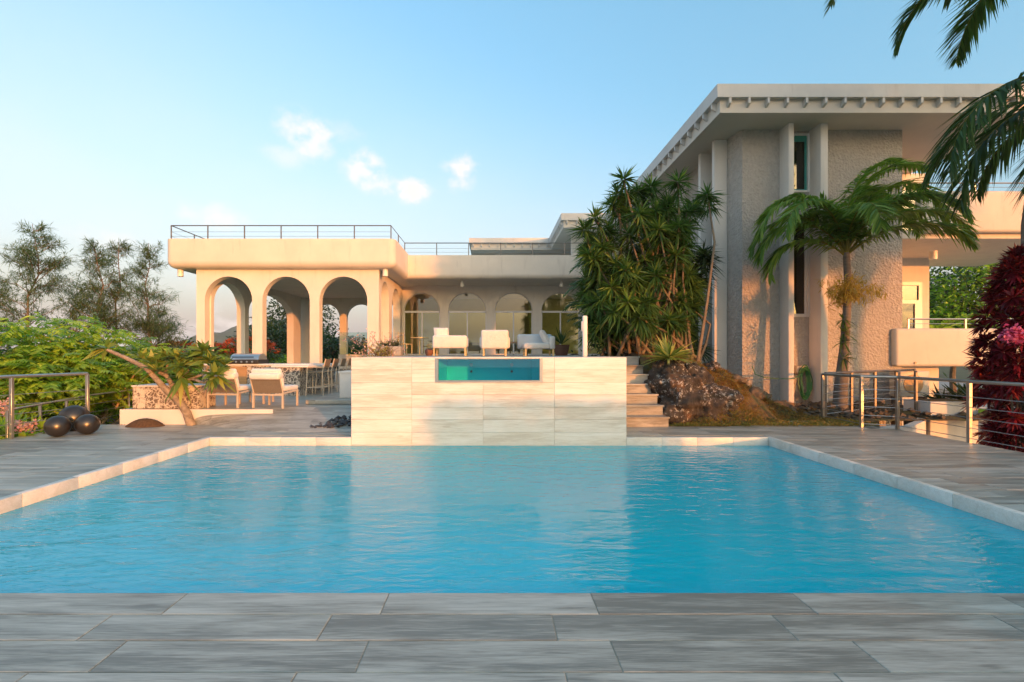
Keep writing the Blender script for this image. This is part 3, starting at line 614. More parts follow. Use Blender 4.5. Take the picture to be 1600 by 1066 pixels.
# tower block
TD, SO = 12.9, 7.68
m = MB(); m.prism([(6.9, 13.35), (7.02, TD), (8.12, TD), (8.12, 13.3), (7.25, 13.3), (7.25, 22.8), (6.9, 22.8)], ZG, SO + .01); m.build('stucco_wall', 'stucco', villa)
m = MB(); m.prism([(9.03, TD), (11.5, TD), (11.5, 18.5), (11.2, 18.5), (11.2, 13.3), (9.03, 13.3)], ZG, SO + .011); m.build('stucco_wall', 'stucco', villa)
yr = TD + .06
for z0, z1 in ((ZG, 2.45), (5.25, 5.96), (7.6, SO + .009)): bx('recess_wall', 'stucco', villa, 8.121, 9.029, yr, 13.29, z0, z1)
for z0, z1, fm in ((5.96, 7.6, 'teal_frame'), (2.45, 5.25, 'teal_frame')):
    wn = MB(); x0, x1 = 8.125, 8.93; wn.box(x0, x0 + .05, yr - .02, yr + .10, z0, z1); wn.box(x1 - .05, x1 + .05, yr - .03, yr + .10, z0, z1); wn.box(x0 + .05, x1 - .05, yr - .02, yr + .10, z0, z0 + .05); wn.box(x0 + .05, x1 - .05, yr - .02, yr + .10, z1 - .05, z1)
    wo_ = wn.build('window', 'white_metal', villa)
    f2 = MB(); a0, a1, b0, b1 = x0 + .05, x1 - .05, z0 + .05, z1 - .05
    f2.box(a0, a0 + .05, yr + .02, yr + .07, b0, b1); f2.box(a1 - .06, a1, yr + .02, yr + .07, b0, b1); f2.box(a0 + .05, a1 - .06, yr + .02, yr + .07, b1 - .16, b1); f2.box(a0 + .05, a1 - .06, yr + .02, yr + .07, b0, b0 + .04)
    f2.build('frame', fm if z0 > 5 else 'white_metal', wo_); bx('pane', 'dark_glass', wo_, a0 + .05, a1 - .06, yr + .04, yr + .05, b0 + .04, b1 - .16)
bx('room_wall', 'interior_wall', villa, 7.3, 11.1, 15.2, 15.3, ZG, SO)
def fin(x0, x1, y0, y1, z0=ZG): MB().rbox(x0, x1, y0, y1, z0, SO + .008, .012, 2, 'vert').build('fin', 'plaster_fin', villa)
fin(8.06, 8.21, 12.50, 13.0); fin(8.93, 9.13, 12.50, 13.0)
for yf in (13.5, 14.4, 16.2, 17.1, 18.9, 19.8): fin(6.53, 6.95, yf, yf + .16)
bx('dark_doorway', 'dark_door', villa, 6.86, 6.93, 14.56, 16.2, 1.3, 4.0)
# balconies and the recessed rooms on the right
b1 = MB(); b1.rbox(11.18, 16.5, 12.74, 12.96, 1.06, 2.12, .09, 4); b1.box(11.505, 16.4, 12.96, 16.0, 1.10, 1.30); bal = b1.build('balcony', 'plaster', villa)
def rail_on(parent, p0, p1, z0, z1, n, nm='balcony_rail', wires=(.5,)):
    m = MB(); p0, p1 = Vector(p0), Vector(p1); m.tube([(*p0, z1), (*p1, z1)], .022, 8)
    for i in range(n + 1):
        q = p0.lerp(p1, i / n); m.box(q.x - .018, q.x + .018, q.y - .018, q.y + .018, z0, z1)
    for f in wires: m.tube([(*p0, z0 + (z1 - z0) * f), (*p1, z0 + (z1 - z0) * f)], .008, 5)
    m.build(nm, 'rail_metal', parent)
rail_on(bal, (11.62, 12.85), (16.4, 12.85), 2.12, 2.38, 3)
MB().tube([(11.7, 12.742, 1.16), (11.7, 12.71, 1.16)], .03, 10).build('spout', 'rail_dark', bal)
b2 = MB(); b2.rbox(12.1, 18.5, 13.0, 13.22, 4.85, 6.03, .09, 4); b2.box(11.52, 18.4, 13.22, 17.5, 4.72, 4.95); bal2 = b2.build('balcony', 'plaster', villa)
rail_on(bal2, (12.2, 13.11), (18.4, 13.11), 6.03, 6.27, 4)
m = MB(); m.box(11.501, 14.42, 16.0, 16.2, 1.3, 1.32)
m.box(14.95, 15.2, 16.0, 18.4, 1.3, SO - .01); m.box(11.51, 14.949, 16.002, 16.2, 3.9, 4.72); m.box(11.51, 14.949, 16.002, 16.2, 7.1, SO - .012); m.box(11.51, 14.0, 16.004, 16.2, 1.3, 7.1); m.build('recessed_wall', 'plaster', villa)
# arched beam below the upper balcony
arcade(13.2, 15.9, 3.75, 4.72, 11.55, 11.8, [], 'y', 'beam') if False else None
dm = MB(); dm.box(14.001, 14.09, 15.99, 16.1, 1.32, 3.9); dm.box(14.83, 14.948, 15.99, 16.1, 1.32, 3.9); dm.box(14.09, 14.83, 15.99, 16.1, 3.78, 3.9); dm.box(14.09, 14.83, 15.99, 16.1, 3.15, 3.27); dm.box(14.70, 14.83, 15.992, 16.08, 1.32, 3.15)
d_ = dm.build('balcony_door', 'white_metal', villa); bx('pane', 'door_glass', d_, 14.09, 14.83, 16.03, 16.04, 3.27, 3.78); bx('pane', 'door_glass', d_, 14.09, 14.70, 16.03, 16.04, 1.32, 3.15)
dm = MB(); dm.box(14.001, 14.09, 15.99, 16.1, 4.95, 7.1); dm.box(14.83, 14.948, 15.99, 16.1, 4.95, 7.1); d_ = dm.build('balcony_door', 'white_metal', villa); bx('pane', 'door_glass', d_, 14.09, 14.83, 16.03, 16.04, 4.95, 7.1)
bx('room_wall', 'interior_wall', villa, 11.51, 15.1, 18.4, 18.5, 1.3, SO - .015)
bx('undercroft_wall', 'plaster', villa, 11.501, 13.2, 13.6, 13.8, ZG, 1.09)
# flat roofs with brackets
rt = MB(); rt.box(5.81, 14.7, 11.85, 22.8, 8.02, 8.36); rt.box(3.45, 14.7, 22.802, 27.7, 8.021, 8.358); rt.box(-1.35, 14.7, 27.702, 34, 8.022, 8.356); roof = rt.build('flat_roof', 'roof_paint', villa)
IN = .13
rl = MB(); rl.box(5.81 + IN, 14.7 - IN, 11.85 + IN, 22.8, SO, 8.019); rl.box(3.45 + IN, 14.5, 22.802 + IN, 27.7, SO + .001, 8.018); rl.box(-1.35 + IN, 14.4, 27.702 + IN, 33.9, SO + .002, 8.017); rl.build('soffit', 'soffit', roof)
def bracket(x, y, ax):
    m = MB(); hw = .03
    if ax == 'y': m.add([(x - hw, y, 8.018), (x + hw, y, 8.018), (x + hw, y + IN, 8.018), (x - hw, y + IN, 8.018), (x - hw, y, 7.88), (x + hw, y, 7.88), (x + hw, y + IN, 7.80), (x - hw, y + IN, 7.80)], [(4, 7, 6, 5), (0, 1, 2, 3), (0, 4, 5, 1), (1, 5, 6, 2), (2, 6, 7, 3), (3, 7, 4, 0)])
    else: m.add([(x, y + hw, 8.018), (x, y - hw, 8.018), (x + IN, y - hw, 8.018), (x + IN, y + hw, 8.018), (x, y + hw, 7.88), (x, y - hw, 7.88), (x + IN, y - hw, 7.80), (x + IN, y + hw, 7.80)], [(4, 7, 6, 5), (0, 1, 2, 3), (0, 4, 5, 1), (1, 5, 6, 2), (2, 6, 7, 3), (3, 7, 4, 0)])
    m.build('bracket', 'roof_paint', roof)
for i in range(18): bracket(6.15 + .494 * i, 11.86, 'y')
for i in range(22): bracket(5.82, 12.2 + .494 * i, 'x')
for i in range(5): bracket(3.75 + .494 * i, 22.81, 'y')
for i in range(10): bracket(3.46, 23.1 + .494 * i, 'x')
for i in range(10): bracket(-1.1 + .494 * i, 27.71, 'y')
bx('upper_wall', 'plaster', villa, 4.2, 11.0, 24.2, 24.4, 5.5, SO + .001); bx('upper_wall', 'plaster', villa, 0.2, 6, 29.2, 29.4, 5.5, SO + .002)
for i in range(5): bx('clerestory_pane', 'dark_door', villa, .6 + .9 * i, 1.2 + .9 * i, 29.17, 29.199, 6.3, 7.5)
# downlights
for (px, py, D) in ((282, 423, 17.35), (602, 424, 17.3), (722, 440, 20.3), (877, 441, 20.3), (1458, 238, 14.2)):
    zc = ZS if D < 18 else (4.61 if D > 20 else SO); x = (px - HX) / F * D
    m = MB(); m.lathe((x, D, zc - .26), [(.075, 0), (.085, .02), (.085, .12), (.05, .2), (.03, .26)] if D > 18 and D > 20 else [(.1, 0), (.1, .26)], 14); m.build('downlight', 'lamp_glass', villa)

# ------------------------------------------------------------------ railings
def railing(name, label, pts, zb, zt, post_gap, wires, mat='rail_metal', post=.025, rail=.028, post_mats=None, group=None, ends=True):
    t = thing(name, label, 'railing', (pts[0][0], pts[0][1], zb), group)
    P = [Vector((x, y)) for x, y in pts]
    MB().tube([(p.x, p.y, zt) for p in P], rail, 10).build('handrail', mat, t)
    n_ = 0
    for a, b in zip(P[:-1], P[1:]):
        n = max(1, round((b - a).length / post_gap))
        for i in range(n + (1 if b is P[-1] else 0)):
            q = a.lerp(b, i / n); m = MB().rbox(q.x - post, q.x + post, q.y - post, q.y + post, zb, zt - .005, .004, 1); m.build('post', post_mats[n_ % len(post_mats)] if post_mats else mat, t); n_ += 1
    for f in wires: MB().tube([(p.x, p.y, zb + (zt - zb) * f) for p in P], .006, 5).build('wire', 'wire_metal', t)
    return t
railing('roof_railing', 'thin metal railing along the flat pavilion and wing roof', [(-11.85, 25), (-11.85, 17.05), (-3.72, 17.05), (-3.72, 19.75), (4.5, 19.75)], 5.6, 6.15, 1.34, (.28, .58), 'rail_dark', .018, .02)
railing('deck_railing', 'metal cable railing beside the three dark spheres at deck edge', [(-8.02, -2.3), (-8.02, 7.70), (-7.72, 8.8)], -.05, 1.04, 1.2, (.12, .27, .42, .56, .72), post=.024)
railing('garden_railing', 'low metal railing behind the spheres beside the lower garden', [(-8.3, 7.9), (-9.36, 10.7), (-9.6, 12.2), (-9.6, 14.4)], -.9, .45, 1.1, (.42, .56, .7, .84), post=.02, rail=.022)
railing('deck_railing', 'long metal cable railing along the right deck edge by the croton', [(7.6, -2.3), (7.6, 1.4), (7.6, 3.4), (7.6, 5.4), (7.62, 7.35), (7.62, 8.65), (7.12, 8.87), (7.16, 9.96)], -.05, .98, 1.7, (.12, .28, .44, .60, .76), post=.026, post_mats=['rail_metal'])
railing('bed_railing', 'dark metal cable railing around the stony bed before the young palm', [(7.26, 10.03), (11.4, 12.4), (9.9, 10.75)], -.05, .99, 1.2, (.15, .3, .45, .6, .75), 'rail_dark', post=.026)

# ------------------------------------------------------------------ terrain: mound by the steps, stony bed, lower garden, hills
from mathutils import noise as mn
def sstep(a, b, x): q = min(1, max(0, (x - a) / (b - a))); return q * q * (3 - 2 * q)
def ridge(x):
    ks = [(3.44, 1.33), (4.3, 1.2), (4.9, 1.0), (5.8, .66), (6.5, .32), (7.1, .06), (8, .0), (12, -.05)]
    for (a, p), (b, q) in zip(ks[:-1], ks[1:]):
        if x <= b: return p + (q - p) * sstep(a, b, x)
    return -.05
def mound_z(x, y):
    f0 = 9.08 + .9 * sstep(5.2, 7.2, x); steep = 1.0 if x < 5 else 1.0 + .5 * sstep(5, 6, x)
    f0 += .75 * (1 - sstep(3.5, 4.4, x)); z = ridge(x) * sstep(f0, f0 + steep, y)
    z += (.16 * mn.noise((x * 1.5, y * 1.5, 3)) + .09 * mn.noise((x * 4, y * 4, 1)) + .02 * mn.noise((x * 11, y * 11, 5))) * sstep(f0 - .1, f0 + .4, y)
    return z + .004
mm = MB(); nx, ny = 110, 60; vs = []
for i in range(nx + 1):
    for j in range(ny + 1):
        x = 3.445 + (11.3 - 3.445) * i / nx; f0 = 9.0 + (.0 if x < 4.6 else .9 * sstep(4.6, 7.0, x)); f0 += .12 * mn.noise((x * 2.3, 0, 0))
        y = f0 + (13.0 - f0) * j / (ny - 8) if j <= ny - 8 else 13.0 + 8.7 * (j - ny + 8) / 8; vs.append((x, y, mound_z(x, y) if j else -.02))
mm.add(vs, [(i * (ny + 1) + j, (i + 1) * (ny + 1) + j, (i + 1) * (ny + 1) + j + 1, i * (ny + 1) + j + 1) for i in range(nx) for j in range(ny)], True)
struct(mm.build('garden_mound', 'soil'))
def rock(name, label, c, s, mat, seed, sub=4, rough=.35, group=None, cat='boulder'):
    bm = bmesh.new(); bmesh.ops.create_icosphere(bm, subdivisions=sub, radius=1)
    for v in bm.verts:
        p = v.co.copy(); d = 1 + rough * mn.noise(p * 1.1 + Vector((seed, 0, 0))) + rough * .5 * mn.noise(p * 2.6 + Vector((0, seed, 0))) + rough * .22 * mn.noise(p * 7 + Vector((0, 0, seed))) - rough * .14 * (1 - abs(mn.noise(p * 1.9 + Vector((seed, seed, 0))))) ** 6 + rough * .12 * mn.noise(p * 17)
        v.co = Vector((p.x * d * s[0], p.y * d * s[1], p.z * d * s[2]))
    me = bpy.data.meshes.new(name); bm.to_mesh(me); bm.free(); me.polygons.foreach_set('use_smooth', [True] * len(me.polygons))
    o = link(name, me, mat); o.location = c
    return setp(o, label, cat, group)
rock('boulder', 'large dark boulder spotted with white lichen beside the steps', (4.28, 9.95, .36), (.92, .72, .78), 'lichen_rock', 3.1, 6, .44)
rock('boulder', 'upper dark boulder tucked against the top steps', (3.86, 10.15, .78), (.44, .62, .50), 'lichen_rock', 8.3, 5, .4)
rock('boulder', 'brown rock beside the tower wall below the hose', (6.35, 11.3, .28), (.5, .35, .25), 'brown_rock', 5.7, 4, .5)
rock('boulder', 'orange brown rock at the foot of the stucco wall', (5.6, 11.0, .62), (.42, .3, .26), 'brown_rock', 1.2, 4, .5)
rock('boulder', 'flat brown rock below the coiled green hose', (7.35, 11.9, .08), (.5, .3, .14), 'brown_rock', 9.9, 4, .5)
# dry grass and turf on the mound
lv = Leaves(); n = 30000; X = rng.uniform(3.6, 7.6, n); Y = rng.uniform(9.0, 11.8, n)
dens = np.array([mn.noise((x * 1.1, y * 1.1, 7)) for x, y in zip(X, Y)]); ok = (dens > -.12) | (Y < 9.5); X, Y, dens = X[ok], Y[ok], dens[ok]
Z = np.array([mound_z(x, y) for x, y in zip(X, Y)]); k_ = len(X)
D = np.stack([rng.normal(.1, .5, k_), rng.normal(-.3, .5, k_), np.full(k_, .9)], 1)
hue = np.clip(.42 + (.35 * (9.9 - Y)) + rng.normal(0, .2, k_), 0, 1)
lv.add(np.stack([X, Y, Z], 1), D, rng.uniform(.06, .19, k_), .011, .6, hue); o = lv.build('dry_grass', 'leaf_dry'); setp(o, 'dry orange and green grass over the mound', 'grass', kind='stuff')
lv = Leaves(); n = 9000; X = rng.uniform(3.5, 7.2, n); Y = 9.0 + .9 * np.array([sstep(4.6, 7.0, x) for x in X]) + np.abs(rng.normal(0, .22, n)) - .02
Z = np.array([max(0, mound_z(x, y)) for x, y in zip(X, Y)]); lv.add(np.stack([X, Y, Z], 1), np.stack([rng.normal(0, .6, n), rng.normal(-.2, .6, n), np.full(n, .8)], 1), rng.uniform(.03, .07, n), .007, .5)
setp(lv.build('turf_edge', 'leaf_grass'), 'low grass strip at the foot of the boulder', 'grass', kind='stuff')
lv = Leaves()
for i in range(170):
    x, y = rng.uniform(4.0, 6.9), rng.uniform(9.5, 11.6)
    if mn.noise((x * 1.6, y * 1.6, 11)) > -.05: rosette(lv, (x, y, mound_z(x, y)), 40, rng.uniform(.14, .3), .009, (rng.normal(.1, .2), -.3, 1), 1.1, .7, .45, .25)
setp(lv.build('grass_tufts', 'leaf_dry'), 'tufts of dry orange grass on the mound', 'grass', kind='stuff')
for i, (x, y, lab) in enumerate(((4.95, 10.35, 'small grey rock half sunk near the top of the mound'), (5.35, 10.1, 'low brown rock in the dry grass'), (5.95, 10.45, 'brown rock low on the right slope of the mound'), (4.75, 9.65, 'rounded dark rock right of the large boulder'))):
    rock('rock', lab, (x, y, mound_z(x, y) + .03), (rng.uniform(.16, .28), rng.uniform(.14, .22), rng.uniform(.10, .16)), 'lichen_rock' if i in (0, 3) else 'brown_rock', 2.2 * i + 1, 4, .5, None, 'rock')
# stones of the bed between railing and tower
bedm = MB()
for i in range(520):
    x = rng.uniform(6.9, 11.0); y = rng.uniform(10.0, 12.7); 
    if y < 9.9 + .9 * sstep(4.6, 7, x) * .2: continue
    s_ = rng.uniform(.03, .10); q = [(rng.normal(0, 1), rng.normal(0, 1), rng.normal(0, 1)) for _ in range(1)]
    c = Vector((x, y, mound_z(x, y) + s_ * .3)); pts = []
    for th_, ph in ((0, 90), (0, 10), (72, 10), (144, 10), (216, 10), (288, 10), (0, -50), (120, -50), (240, -50)):
        rr = s_ * rng.uniform(.75, 1.25); pts.append(c + Vector((math.cos(R(th_)) * math.cos(R(ph)), math.sin(R(th_)) * math.cos(R(ph)), math.sin(R(ph)) * .7)) * rr)
    bedm.add(pts, [(0, 1, 2), (0, 2, 3), (0, 3, 4), (0, 4, 5), (0, 5, 1), (1, 6, 2), (2, 6, 7), (2, 7, 3), (3, 7, 4), (4, 7, 8), (4, 8, 5), (5, 8, 1), (1, 8, 6)])
setp(bedm.build('bed_stones', 'brown_rock'), 'loose brown stones in the bed before the tower', 'stones', kind='stuff')
rkm = MB()
for i in range(260):
    u, v = rng.random(), rng.random(); x = -3.45 + u * 1.05; hgt = max(0, .05 + .26 * ((x + 3.45) / 1.05)); y = 8.55 + v * .75; z = .02 + hgt * (1 - abs(v - .5) * 1.4) * rng.uniform(.5, 1); s_ = rng.uniform(.025, .06); c = Vector((x, y, z)); pts = []
    for th_, ph in ((0, 90), (0, 10), (72, 10), (144, 10), (216, 10), (288, 10), (0, -60), (120, -60), (240, -60)):
        rr = s_ * rng.uniform(.75, 1.25); pts.append(c + Vector((math.cos(R(th_)) * math.cos(R(ph)), math.sin(R(th_)) * math.cos(R(ph)), math.sin(R(ph)) * .7)) * rr)
    rkm.add(pts, [(0, 1, 2), (0, 2, 3), (0, 3, 4), (0, 4, 5), (0, 5, 1), (1, 6, 2), (2, 6, 7), (2, 7, 3), (3, 7, 4), (4, 7, 8), (4, 8, 5), (5, 8, 1), (1, 8, 6)])
setp(rkm.build('stone_pile', 'dark_stone'), 'pile of small black stones beside the spa wall', 'stones', kind='stuff')
# low white walls, planter and path on the right
kw = MB(); kp = [(7.2, 9.98), (7.62, 9.05), (8.35, 9.15), (9.3, 9.9), (9.9, 10.5)]
for a, b in zip(kp[:-1], kp[1:]):
    a, b = Vector(a), Vector(b); n_ = Vector((-(b - a).y, (b - a).x)).normalized() * .14
    kw.prism([tuple(a), tuple(b), tuple(b + n_), tuple(a + n_)], ZG, -.03)
setp(kw.build('retaining_wall', 'white_wall'), 'low white retaining wall around the stony bed', 'wall')
pl = thing('planter_box', 'white rendered planter box beyond the right railing', 'planter', (10.5, 10.75, ZG)); rbx('box', 'white_wall', pl, 10.0, 11.1, 10.5, 11.2, ZG, .32, r=.015); bx('earth', 'soil', pl, 10.1, 11.0, 10.6, 11.1, .31, .335)
pt = MB(); n_ = 40
vs = [(7.6, 2, ZG + .02), (40, 2, ZG + .02), (40, 40, ZG + .02), (7.6, 40, ZG + .02)]; pt.add(vs, [(0, 1, 2, 3)]); struct(pt.build('garden_path', 'concrete'))
kb = MB(); cx_, cy_ = 18.3, 16.8
kb.add([(cx_ + 2.3 * math.cos(2 * math.pi * i / 32), cy_ + 2.1 * math.sin(2 * math.pi * i / 32), ZG + .06) for i in range(32)], [tuple(range(32))]); lw_ = kb.build('lawn', 'leaf_grass'); struct(lw_)
lv = Leaves(); n = 7000; a_ = rng.random(n) * 2 * math.pi; r_ = np.sqrt(rng.random(n)); lv.add(np.stack([cx_ + 2.3 * r_ * np.cos(a_), cy_ + 2.1 * r_ * np.sin(a_), np.full(n, ZG + .06)], 1), np.stack([rng.normal(0, .4, n), rng.normal(0, .4, n), np.ones(n)], 1), .10, .02, .2, .3); setp(lv.build('lawn_grass', 'leaf_bright'), 'bright green lawn circle by the path', 'grass', kind='stuff')
kk = MB(); ring = [(cx_ + 2.45 * math.cos(2 * math.pi * i / 32), cy_ + 2.25 * math.sin(2 * math.pi * i / 32), ZG + .08) for i in range(33)]; kk.tube(ring, .07, 6); struct(kk.build('lawn_kerb', 'white_wall'))
# hills
def hill(name, cx, cy, hw, h, seed, dep=160):
    m = MB(); nx, ny = 60, 14; vs = []
    for i in range(nx + 1):
        for j in range(ny + 1):
            u, v = i / nx * 2 - 1, j / ny * 2 - 1; e = max(0, 1 - u * u) ** 1.2 * max(0, 1 - v * v)
            z = ZG - 1 + h * e * (1 + .5 * mn.noise((u * 3 + seed, v * 2, 0)) + .3 * mn.noise((u * 9, v * 5, seed)) + .12 * mn.noise((u * 30, v * 14, seed))); vs.append((cx + u * hw, cy + v * dep, z))
    m.add(vs, [(i * (ny + 1) + j, (i + 1) * (ny + 1) + j, (i + 1) * (ny + 1) + j + 1, i * (ny + 1) + j + 1) for i in range(nx) for j in range(ny)], True)
    struct(m.build(name, 'hill_green'))
hill('hill', -285, 620, 110, 42, 2.0); hill('hill', -420, 700, 180, 20, 6.5); hill('hill', -120, 900, 260, 22, 4.2)

# ------------------------------------------------------------------ objects on the left
for (px, cy_, X, d, lab) in ((88, 7.88, -7.42, .36, 'small dark bronze sphere nearest the railing'), (134, 8.12, -7.12, .355, 'small dark bronze sphere on the right of the trio'), (109, 8.5, -7.70, .47, 'large dark bronze sphere behind the two smaller ones')):
    b = MB(); n = 14; b.lathe((0, 0, d / 2), [(max(.002, d / 2 * math.sin(math.pi * i / n)), -d / 2 * math.cos(math.pi * i / n)) for i in range(n + 1)], 32); o = b.build('garden_sphere', 'bronze_ball'); o.location = (X, cy_, .001); setp(o, lab, 'sphere', 'garden spheres')
mo = MB(); vs = []; nn = 28
for i in range(nn):
    for j in range(9):
        a = 2 * math.pi * i / nn; r_ = j / 8; z = .15 * (1 - r_ ** 2.2) + .012 * mn.noise((math.cos(a) * r_ * 9, math.sin(a) * r_ * 9, 0)); vs.append((-6.78 + .37 * r_ * math.cos(a), 9.02 + .2 * r_ * math.sin(a), z))
mo.add(vs, [(i * 9 + j, ((i + 1) % nn) * 9 + j, ((i + 1) % nn) * 9 + j + 1, i * 9 + j + 1) for i in range(nn) for j in range(8)], True); setp(mo.build('coir_mound', 'coir'), 'brown coir mound against the white platform edge', 'mound')
pbk = thing('stone_planter', 'low pebble mosaic planter on the white platform', 'planter', (-6.7, 9.6, PZ)); rbx('box', 'mosaic_tan', pbk, -7.3, -5.95, 9.36, 9.95, PZ - .001, PZ + .45, r=.01, seg=1); bx('rim', 'white_wall', pbk, -7.31, -5.94, 9.35, 9.96, PZ + .449, PZ + .475)
# frangipani
fg = thing('frangipani', 'leaning frangipani tree with forked grey trunk and long leaves', 'tree', (-6.05, 9.2, 0)); m = MB(); lv = Leaves()
def chain(m, pix, D, r0, r1):
    p = [at(a, b, D + d) for a, b, d in pix]; n = len(p); m.tube(p, [r0 + (r1 - r0) * i / (n - 1) for i in range(n)], 9); return p
DG = 9.15
chain(m, [(299, 666, 0), (292, 645, .0), (282, 630, .0), (262, 612, -.05), (244, 592, -.1), (228, 575, -.1), (196, 559, -.1), (168, 547, -.1)], DG, .085, .032)
chain(m, [(288, 640, .0), (277, 618, .05), (268, 600, .1), (260, 587, .1), (246, 581, .1), (238, 574, .1)], DG, .062, .028)
chain(m, [(284, 634, .02), (278, 612, .15), (281, 596, .25), (292, 580, .3), (303, 568, .3)], DG, .05, .026)
chain(m, [(268, 600, .1), (258, 583, .3), (262, 570, .35)], DG, .035, .024); chain(m, [(281, 597, .25), (300, 592, .1), (318, 584, 0), (326, 574, 0)], DG, .034, .024)
chain(m, [(300, 592, .1), (318, 598, -.2), (334, 592, -.25)], DG, .03, .022)
m.build('trunk', 'bark_frangipani', fg)
for (px, py, dd, n, ax) in ((166, 545, -.1, 16, (-.5, 0, .8)), (238, 568, .1, 30, (-.3, -.2, 1)), (262, 560, .35, 34, (0, 0, 1)), (304, 560, .3, 38, (.2, -.2, 1)), (328, 566, 0, 40, (.3, -.2, 1)), (336, 588, -.25, 34, (.5, -.5, .6)), (286, 574, .15, 34, (0, -.6, .8)), (246, 580, -.05, 24, (-.2, -.5, .8)), (318, 550, .1, 30, (0, 0, 1)), (278, 560, .3, 26, (0, -.3, 1)), (284, 590, 0, 20, (.1, -.8, .2)), (222, 562, .2, 22, (-.3, 0, 1)), (345, 574, .2, 26, (.5, 0, .8))):
    rosette(lv, at(px, py, DG + dd), int(n * 1.2), .38, .09, ax, 1.4, .5, .52, .28)
lv.build('crown', 'leaf_plume', fg)
# bright pinnate shrubs beyond the left railing
def pinnate(lv, P, D, n=9, L_=.34, ll=.10, lw=.03, hue=.5):
    D = unit(D); m_ = len(P); side = unit(np.cross(D, [0, 0, 1.0])); hv = np.clip(hue + rng.normal(0, .22, m_), 0, 1)
    for k in range(n):
        t = .2 + .8 * k / (n - 1); Q = P + D * L_ * t + np.array([0, 0, -1]) * L_ * .35 * t * t
        for s_ in (-1, 1): lv.add(Q, side * s_ + D * .45 + np.array([0, 0, -.25]) + rng.normal(0, .1, (m_, 3)), ll * (1 - .35 * abs(t - .5)), lw, .35, hv + rng.normal(0, .07, m_), base=.5)
def cassia(base, top_z, rx, clumps, lab, per=21, sc_=1.25):
    base = Vector(base); t = thing('cassia_shrub', lab, 'shrub', base, 'bright shrubs beyond the railing'); h = top_z - base.z; cc = np.array(base) + np.array([0, 0, h * .60])
    u = sph(clumps); ctr = cc + u * rng.uniform(.55, 1, (clumps, 1)) * np.array([rx, rx * .8, h * .40]); m = MB()
    for k in range(min(clumps, 12)):
        m.tube(wob(base + Vector((rng.normal(0, .1), rng.normal(0, .1), -.2)), ctr[k], 4, .08), [.05, .042, .034, .025, .012], 6)
    m.build('trunk', 'bark_pale', t); lv = Leaves()
    n = clumps * per; ci = np.repeat(np.arange(clumps), per); off = rng.normal(0, 1, (n, 3)) * np.array([.25, .25, .12]) * sc_; P = ctr[ci] + off
    D = unit(off + 1e-6) * np.array([1, 1, .3]) + rng.normal(0, .25, (n, 3)) + np.array([0, 0, .12]); pinnate(lv, P, D, 8, .36 * sc_, .13 * sc_, .042 * sc_, .45); lv.build('crown', 'leaf_bright', t)
for i, (px, topy, D, rx, cl, lab) in enumerate(((20, 502, 10.5, 1.0, 26, 'tall bright green shrub at the far left edge behind the railing'), (80, 498, 11.8, 1.0, 26, 'bright green shrub rising just above the corner post'),
        (150, 508, 12.6, 1.1, 28, 'bright green shrub behind the leaning frangipani tip'), (205, 535, 14.0, .9, 22, 'lower green shrub above the mosaic planter'), (255, 545, 16.0, 1.0, 22, 'green shrub behind the frangipani crown'), (110, 560, 13.0, .9, 20, 'green shrub low behind the large sphere'), (-60, 505, 10.0, 1.0, 18, 'green shrub cut by the left picture edge'), (305, 552, 15.5, 1.1, 22, 'green shrub left of the pavilion pier'))):
    p = at(px, 600, D); cassia((p.x, D, ZG), at(px, topy, D).z, rx, cl, lab)
# canna-like plants with pale pink blooms at the rail
cn = thing('canna_plant', 'broad leaved plant with pale pink blooms behind the left railing', 'plant', (-8.6, 7.9, -.75)); lv = Leaves(); lp = Leaves(); m = MB()
for i in range(26):
    x, y = rng.uniform(-9.3, -8.2), rng.uniform(7.2, 8.5); rosette(lv, (x, y, -.45 + rng.random() * .45), 9, .62, .13, (rng.normal(0, .2), rng.normal(0, .2), 1), .8, .35, .5, .25)
for (px, py, D) in ((28, 665, 7.95), (40, 670, 8.05), (5, 632, 7.9), (12, 640, 8.1), (48, 664, 8.2)):
    c = at(px, py, D); lp = Leaves(); lp.add(np.array(c) + rng.normal(0, .05, (90, 3)), sph(90), .05, .04, .2); lp.build('bloom', 'leaf_pink', cn)['kind'] = 'stuff'
for i in range(8): m.tube(wob((rng.uniform(-9.1, -8.3), rng.uniform(7.6, 8.8), -.9), (rng.uniform(-9.1, -8.3), rng.uniform(7.6, 8.8), .2), 3, .02), .014, 5)
m.build('stem', 'leaf_mid', cn); lv.build('foliage', 'leaf_bright', cn)

